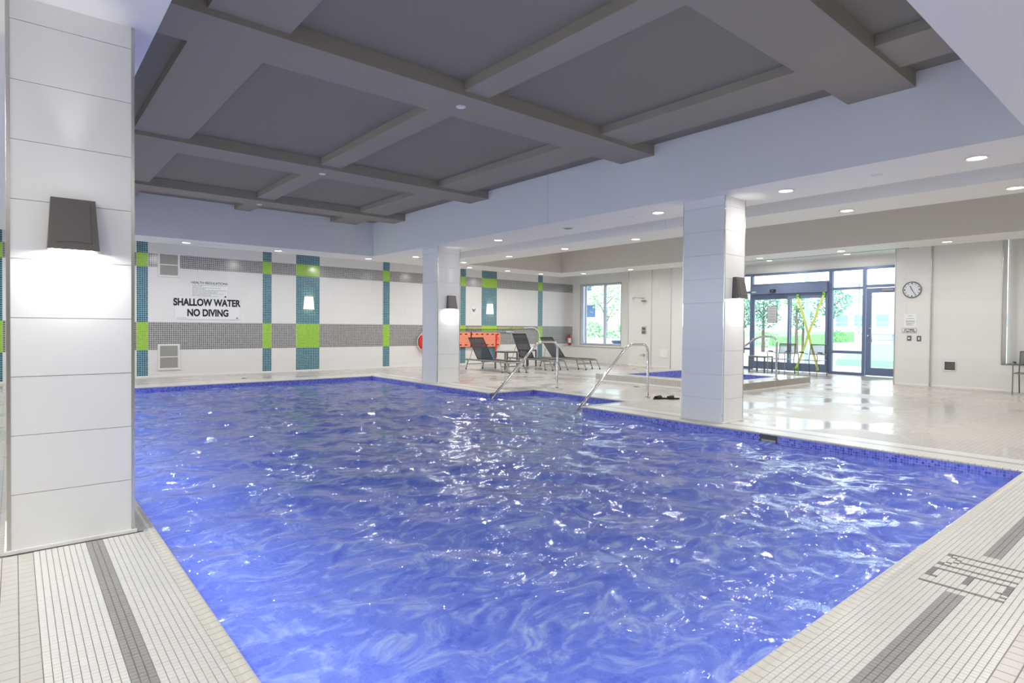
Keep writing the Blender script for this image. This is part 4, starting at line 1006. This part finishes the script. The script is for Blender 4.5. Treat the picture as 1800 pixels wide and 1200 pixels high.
# ------------------------------------------------------------------ armchairs
def armchair(loc, rz, label):
    """local: faces -Y"""
    t = thing('armchair', label, 'chair', loc, rz, 'stackable metal armchairs')
    w, d = .27, .25; sz = .44
    for s in (-1, 1):
        obj('front_leg', tube(BM(), fillet([(s*w, -d, 0), (s*w, -d+.005, .55), (s*(w+.0), -d-.04, .655), (s*w, -d+.10, .655), (s*w, d-.01, .60)], .05), .012, 8), M['chairal'], t, smooth=True)
        obj('rear_leg', tube(BM(), fillet([(s*(w-.02), d+.05, 0), (s*(w-.02), d-.01, sz), (s*(w-.02), d+.09, .88)], .08), .012, 8), M['darksteel'], t, smooth=True)
        obj('side_rail', tube(BM(), [(s*(w-.01), -d, sz), (s*(w-.01), d, sz)], .011, 8), M['chairal'], t, smooth=True)
        obj('arm_pad', tube(BM(), [(s*w, -d+.04, .668), (s*w, -d+.24, .655)], .017, 8, radii=[.015, .018]), M['rubber'], t, smooth=True)
    obj('front_bar', tube(BM(), [(-w, -d, sz), (w, -d, sz)], .012, 8), M['chairal'], t, smooth=True)
    obj('back_top_bar', tube(BM(), [(-w+.02, d+.09, .88), (w-.02, d+.09, .88)], .012, 8), M['darksteel'], t, smooth=True)
    obj('seat', bx(-w+.02, w-.02, -d+.02, d-.02, sz-.01, sz+.004, bev=.003), M['slingl'], t)
    bm = BM(); vs = [bm.verts.new(p) for p in ((-w+.03, d+.01, .60), (w-.03, d+.01, .60), (w-.03, d+.085, .87), (-w+.03, d+.085, .87))]; bm.faces.new(vs)
    o = obj('backrest', bm, M['slingl'], t); s_ = o.modifiers.new('s', 'SOLIDIFY'); s_.thickness = .006
    obj('back_lower_bar', tube(BM(), [(-w+.02, d+.01, .60), (w-.02, d+.01, .60)], .011, 8), M['darksteel'], t, smooth=True)
    return t
armchair((17.3, 8.25, 0), -PI/2-.12, 'metal armchair with mesh back in front of the left sliding door')
armchair((17.3, 7.35, 0), -PI/2-.12, 'metal armchair with mesh back in front of the taped sliding door')
c = armchair((15.98, 2.42, 0), -PI/2, 'dark mesh armchair cut by the right picture edge, below the niche')

# ------------------------------------------------------------------ slippers and drains
def slipper(x, y, rz, label):
    t = thing('slipper', label, 'slipper', (x, y, 0), rz, 'pair of black slide slippers')
    out = []
    for k in range(28):
        a = 2*PI*k/28; yy = .135*math.sin(a); out.append(((.048+.008*math.sin(a)-.004)*math.cos(a), yy))
    obj('sole', prism(BM(), out, 'Z', 0, .026), M['rubber'], t, smooth=True)
    bm = BM(); R = []
    for k in range(9):
        a = PI*k/8; R.append([bm.verts.new((-.058*math.cos(a), y_, .02+h_*math.sin(a))) for y_, h_ in ((-.02, .055), (.03, .05), (.085, .036))])
    for k in range(8):
        for j in (0, 1): bm.faces.new((R[k][j], R[k+1][j], R[k+1][j+1], R[k][j+1]))
    o = obj('strap', bm, M['rubber'], t, smooth=True); s_ = o.modifiers.new('s', 'SOLIDIFY'); s_.thickness = .007
slipper(9.12, 6.60, math.radians(70), 'black slide slipper of the pair on the deck, the left one closer to the rail')
slipper(9.30, 6.45, math.radians(52), 'black slide slipper of the pair on the deck, the right one closer to the column')
def drain(x, y, label, r=.06):
    t = thing('floor_drain', label, 'drain', (x, y, 0), 0, 'round floor drains'); obj('grate', cyl(BM(), (0, 0, .001), r, .004, 20), M['darksteel'], t)
    b = BM()
    for k in range(5): box(b, -r*.7, r*.7, -r*.6+k*r*.3-.004, -r*.6+k*r*.3+.004, .003, .0045)
    obj('slots', b, M['black'], t)
drain(10.35, 11.75, 'round floor drain in front of the loungers'); drain(10.6, 8.3, 'round floor drain between the near handrail and hot tub', .07); drain(15.2, 12.0, 'round floor drain below the shower head'); drain(4.3, 15.3, 'round floor drain on the back deck below the signs')

# ------------------------------------------------------------------ outside
patio = obj('patio', bx(GX-.1, 140, -40, 60, -.25, -.03), M['concrete'], kind='structure')
obj('terrace', bx(-60, RX0-.2, -30, 40, -.25, -.03), M['concrete'], kind='structure')
obj('lawn', bx(17.5, 140, -60, 140, -.6, -.26), M['lawn'], label='pale green lawn beyond the patio', kind='stuff')
obj('turf_slope', prism(BM(), [(23.8, -.03), (24.0, .20), (27.6, .74), (27.6, -.03)], 'Y', -10, 9.3), M['grass'], label='bright green artificial turf slope outside the swing door', cat='turf')
t = thing('raised_terrace', 'pale raised terrace behind the turf slope carrying the bench', 'terrace'); obj('terrace_bed', bx(27.6, 31.2, -10, 11.2, -.03, .72), M['concrete'], t); obj('terrace_edge', bx(27.6, 27.75, -10, 9.3, .72, .755), M['bldg'], t)
t = thing('lawn_bank', 'raised green lawn bank with a pale retaining edge seen through the sliding doors', 'lawn bank'); obj('bank', prism(BM(), [(45.2, -.03), (45.2, .66), (62, 1.15), (62, -.03)], 'Y', 22.5, 60), M['lawn'], t); obj('retaining_edge', bx(45, 45.2, 22.5, 60, -.03, .68), M['concrete'], t)
t.children[0].rotation_euler = (0, 0, 0)
def tree(x, y, h, cr, label, mt='leaf', n=1300, trunk=True, z0=-.26, lean=0, sq=1.0):
    t = thing('tree' if trunk else 'shrub', label, 'tree' if trunk else 'shrub', (x, y, z0), 0)
    rs = random.Random(int(x*97+y*13)); cz = h-cr*sq if trunk else h*.5
    if trunk:
        b = BM(); tube(b, [(0, 0, 0), (.05, .03, h*.35), (lean*.5, .0, h*.75)], .1, 8, radii=[.11, .08, .03])
        for k in range(5):
            a = k*1.3; tube(b, [(.03, .02, h*(.4+.06*k)), (cr*.6*math.cos(a), cr*.6*math.sin(a), h*(.62+.05*k))], .02, 5, radii=[.035, .012])
        obj('trunk', b, M['bark'], t, smooth=True)
    vs, fs = [], []
    for k in range(n):
        while True:
            p = Vector((rs.uniform(-1, 1), rs.uniform(-1, 1), rs.uniform(-1, 1)))
            if p.length < 1 and (rs.random() < p.length+.15): break
        lump = 1+.18*math.sin(5*p.x+x)+.18*math.sin(4*p.z+y)
        c = Vector((p.x*cr*lump+lean, p.y*cr*lump, cz+p.z*cr*sq*(1 if trunk else h*.5/cr/sq)*.98)); s = rs.uniform(.06, .13)*(1 if trunk else .7)
        a = Vector((rs.gauss(0, 1), rs.gauss(0, 1), rs.gauss(0, 1))).normalized(); b_ = a.orthogonal().normalized(); i = len(vs)
        vs += [c+a*s, c+b_*s*.55, c-a*s, c-b_*s*.55]; fs.append((i, i+1, i+2, i+3))
    me = bpy.data.meshes.new('foliage'); me.from_pydata(vs, [], fs); me.update(); link('foliage', me, M[mt], t, kind='stuff')
tree(34.0, 17.3, 4.0, 1.15, 'blue green conifer like tree left in the sliding door view', 'leaf2', 1300, sq=1.2, z0=-.03)
tree(31.5, 17.2, 3.4, .7, 'slim teal tree at the narrow pane beside the column', 'leaf2', 600, z0=-.03, sq=1.5)
tree(33.0, 14.9, 3.5, .62, 'slim young tree with thin trunk seen in the left sliding door', 'leaf', 300, z0=-.03)
tree(35.0, 13.9, 3.9, 1.0, 'loose leafy tree right of the tape crossing', 'leaf2', 600, z0=-.03)
tree(37.0, 16.3, 2.8, .8, 'short bushy tree left of the tape crossing', 'leaf2', 500, z0=-.03)
tree(33.0, 12.85, 1.5, .55, 'pale tufted shrub left in the fixed pane view', 'leaf', 500, trunk=False, z0=-.03)
tree(38.0, 19.2, 1.2, 1.0, 'low wide shrub outside the left sliding door', 'leaf', 500, trunk=False, z0=-.03)
b = thing('garden_building', 'long white building with square windows far behind the patio', 'building', (0, 0, 0))
obj('facade', bx(64, 72, -14, 21.9+4, -.03, 4.6), M['bldg'], b); obj('roof_edge', bx(63.8, 72.2, -14.2, 26.1, 4.6, 4.75), M['concrete'], b)
for y in (-1, 3, 7, 11, 15, 18.2, 20.7, 22.65, 24.35):
    w = obj('window', bx(63.93, 64.0, y-.62, y+.62, 1.65, 2.9), M['bldg'], b); obj('pane', bx(63.90, 63.95, y-.55, y+.55, 1.72, 2.82), M['bwin'], w); obj('sash_bar', bx(63.88, 63.92, y-.55, y+.55, 2.05, 2.1), M['bldg'], w)
t = thing('outdoor_lamp_post', 'tall grey lamp post with angled head outside the fixed pane', 'lamp post', (34, 12.12, -.03))
obj('pole', tube(BM(), [(0, 0, .95), (0, 0, 3.75)], .045, 10), M['lamppost'], t, smooth=True); obj('footing', cyl(BM(), (0, 0, .55), .2, 1.1, 16), M['concrete'], t); obj('lamp_head', bx(-.1, .1, -.1, .55, 3.72, 3.80, bev=.02), M['lamppost'], t)
t = thing('garden_bench', 'grey backless bench on the raised terrace seen through the swing door', 'bench', (28.4, 9.2, -.02))
obj('seat', bx(-.25, .25, -.55, .75, 1.12, 1.18, bev=.02), M['lamppost'], t); obj('stretcher', bx(-.02, .02, -.45, .6, .9, .93), M['lamppost'], t)
for y in (-.45, .6): obj('leg', bx(-.2, .2, y-.02, y+.02, .75, 1.12), M['lamppost'], t)
t = thing('porch_post', 'slim pale blue post standing on the patio behind the taped door', 'post', (23, 10.0, -.03)); obj('shaft', cyl(BM(), (0, 0, 2.2), .085, 4.4, 16), mat('pale_blue_post', (176, 202, 232), .5), t, smooth=True); obj('shoe', cyl(BM(), (0, 0, .03), .14, .06, 16), M['concrete'], t)
# outside the left window
t = thing('neighbour_house', 'white clapboard house with blue dark windows outside the left window', 'building', (0, 0, 0))
obj('facade', bx(30, 36, 22, 44, -.255, 5.6), M['bldg'], t)
obj('window', bx(29.95, 30, 27.0, 28.1, 2.05, 2.85), M['pot'], t); obj('window', bx(29.95, 30, 27.35, 28.0, 3.85, 4.3), M['pot'], t)
obj('awning', bx(29.4, 30, 26.3, 28.6, 2.98, 3.12, bev=.02), M['concrete'], t); b = BM()
for k in range(14): box(b, 29.975, 30, 22, 44, .2+k*.35, .215+k*.35)
obj('siding_lines', b, M['concrete'], t)
tree(28.0, 24.3, 4.7, 1.25, 'airy green tree outside the left window', 'leaf', 420)
tree(22.6, 20.4, 1.95, 1.05, 'yellow green rounded bush outside the left window, left pane', 'leaf', 1300, trunk=False)
tree(22.6, 18.35, 1.95, .8, 'rounded green bush outside the left window, right pane', 'leaf', 900, trunk=False)
t = thing('planter_wall', 'low white planter wall in front of the bushes outside the left window', 'wall'); obj('wall_body', bx(20.9, 21.1, 13, 30, -.26, .80), M['bldg'], t); obj('wall_cap', bx(20.85, 21.15, 13, 30, .80, .84, bev=.01), M['concrete'], t)
t = thing('planter_pot', 'slate blue bowl planter outside the window at its lower right corner', 'planter', (18.75, 15.35, -.13)); obj('bowl', lathe(BM(), [(.16, .55), (.20, .56), (.46, .86), (.48, .93), (.44, .95)], 24), M['pot'], t, smooth=True); obj('pedestal', cyl(BM(), (0, 0, .22), .15, .68, 16), M['pot'], t)
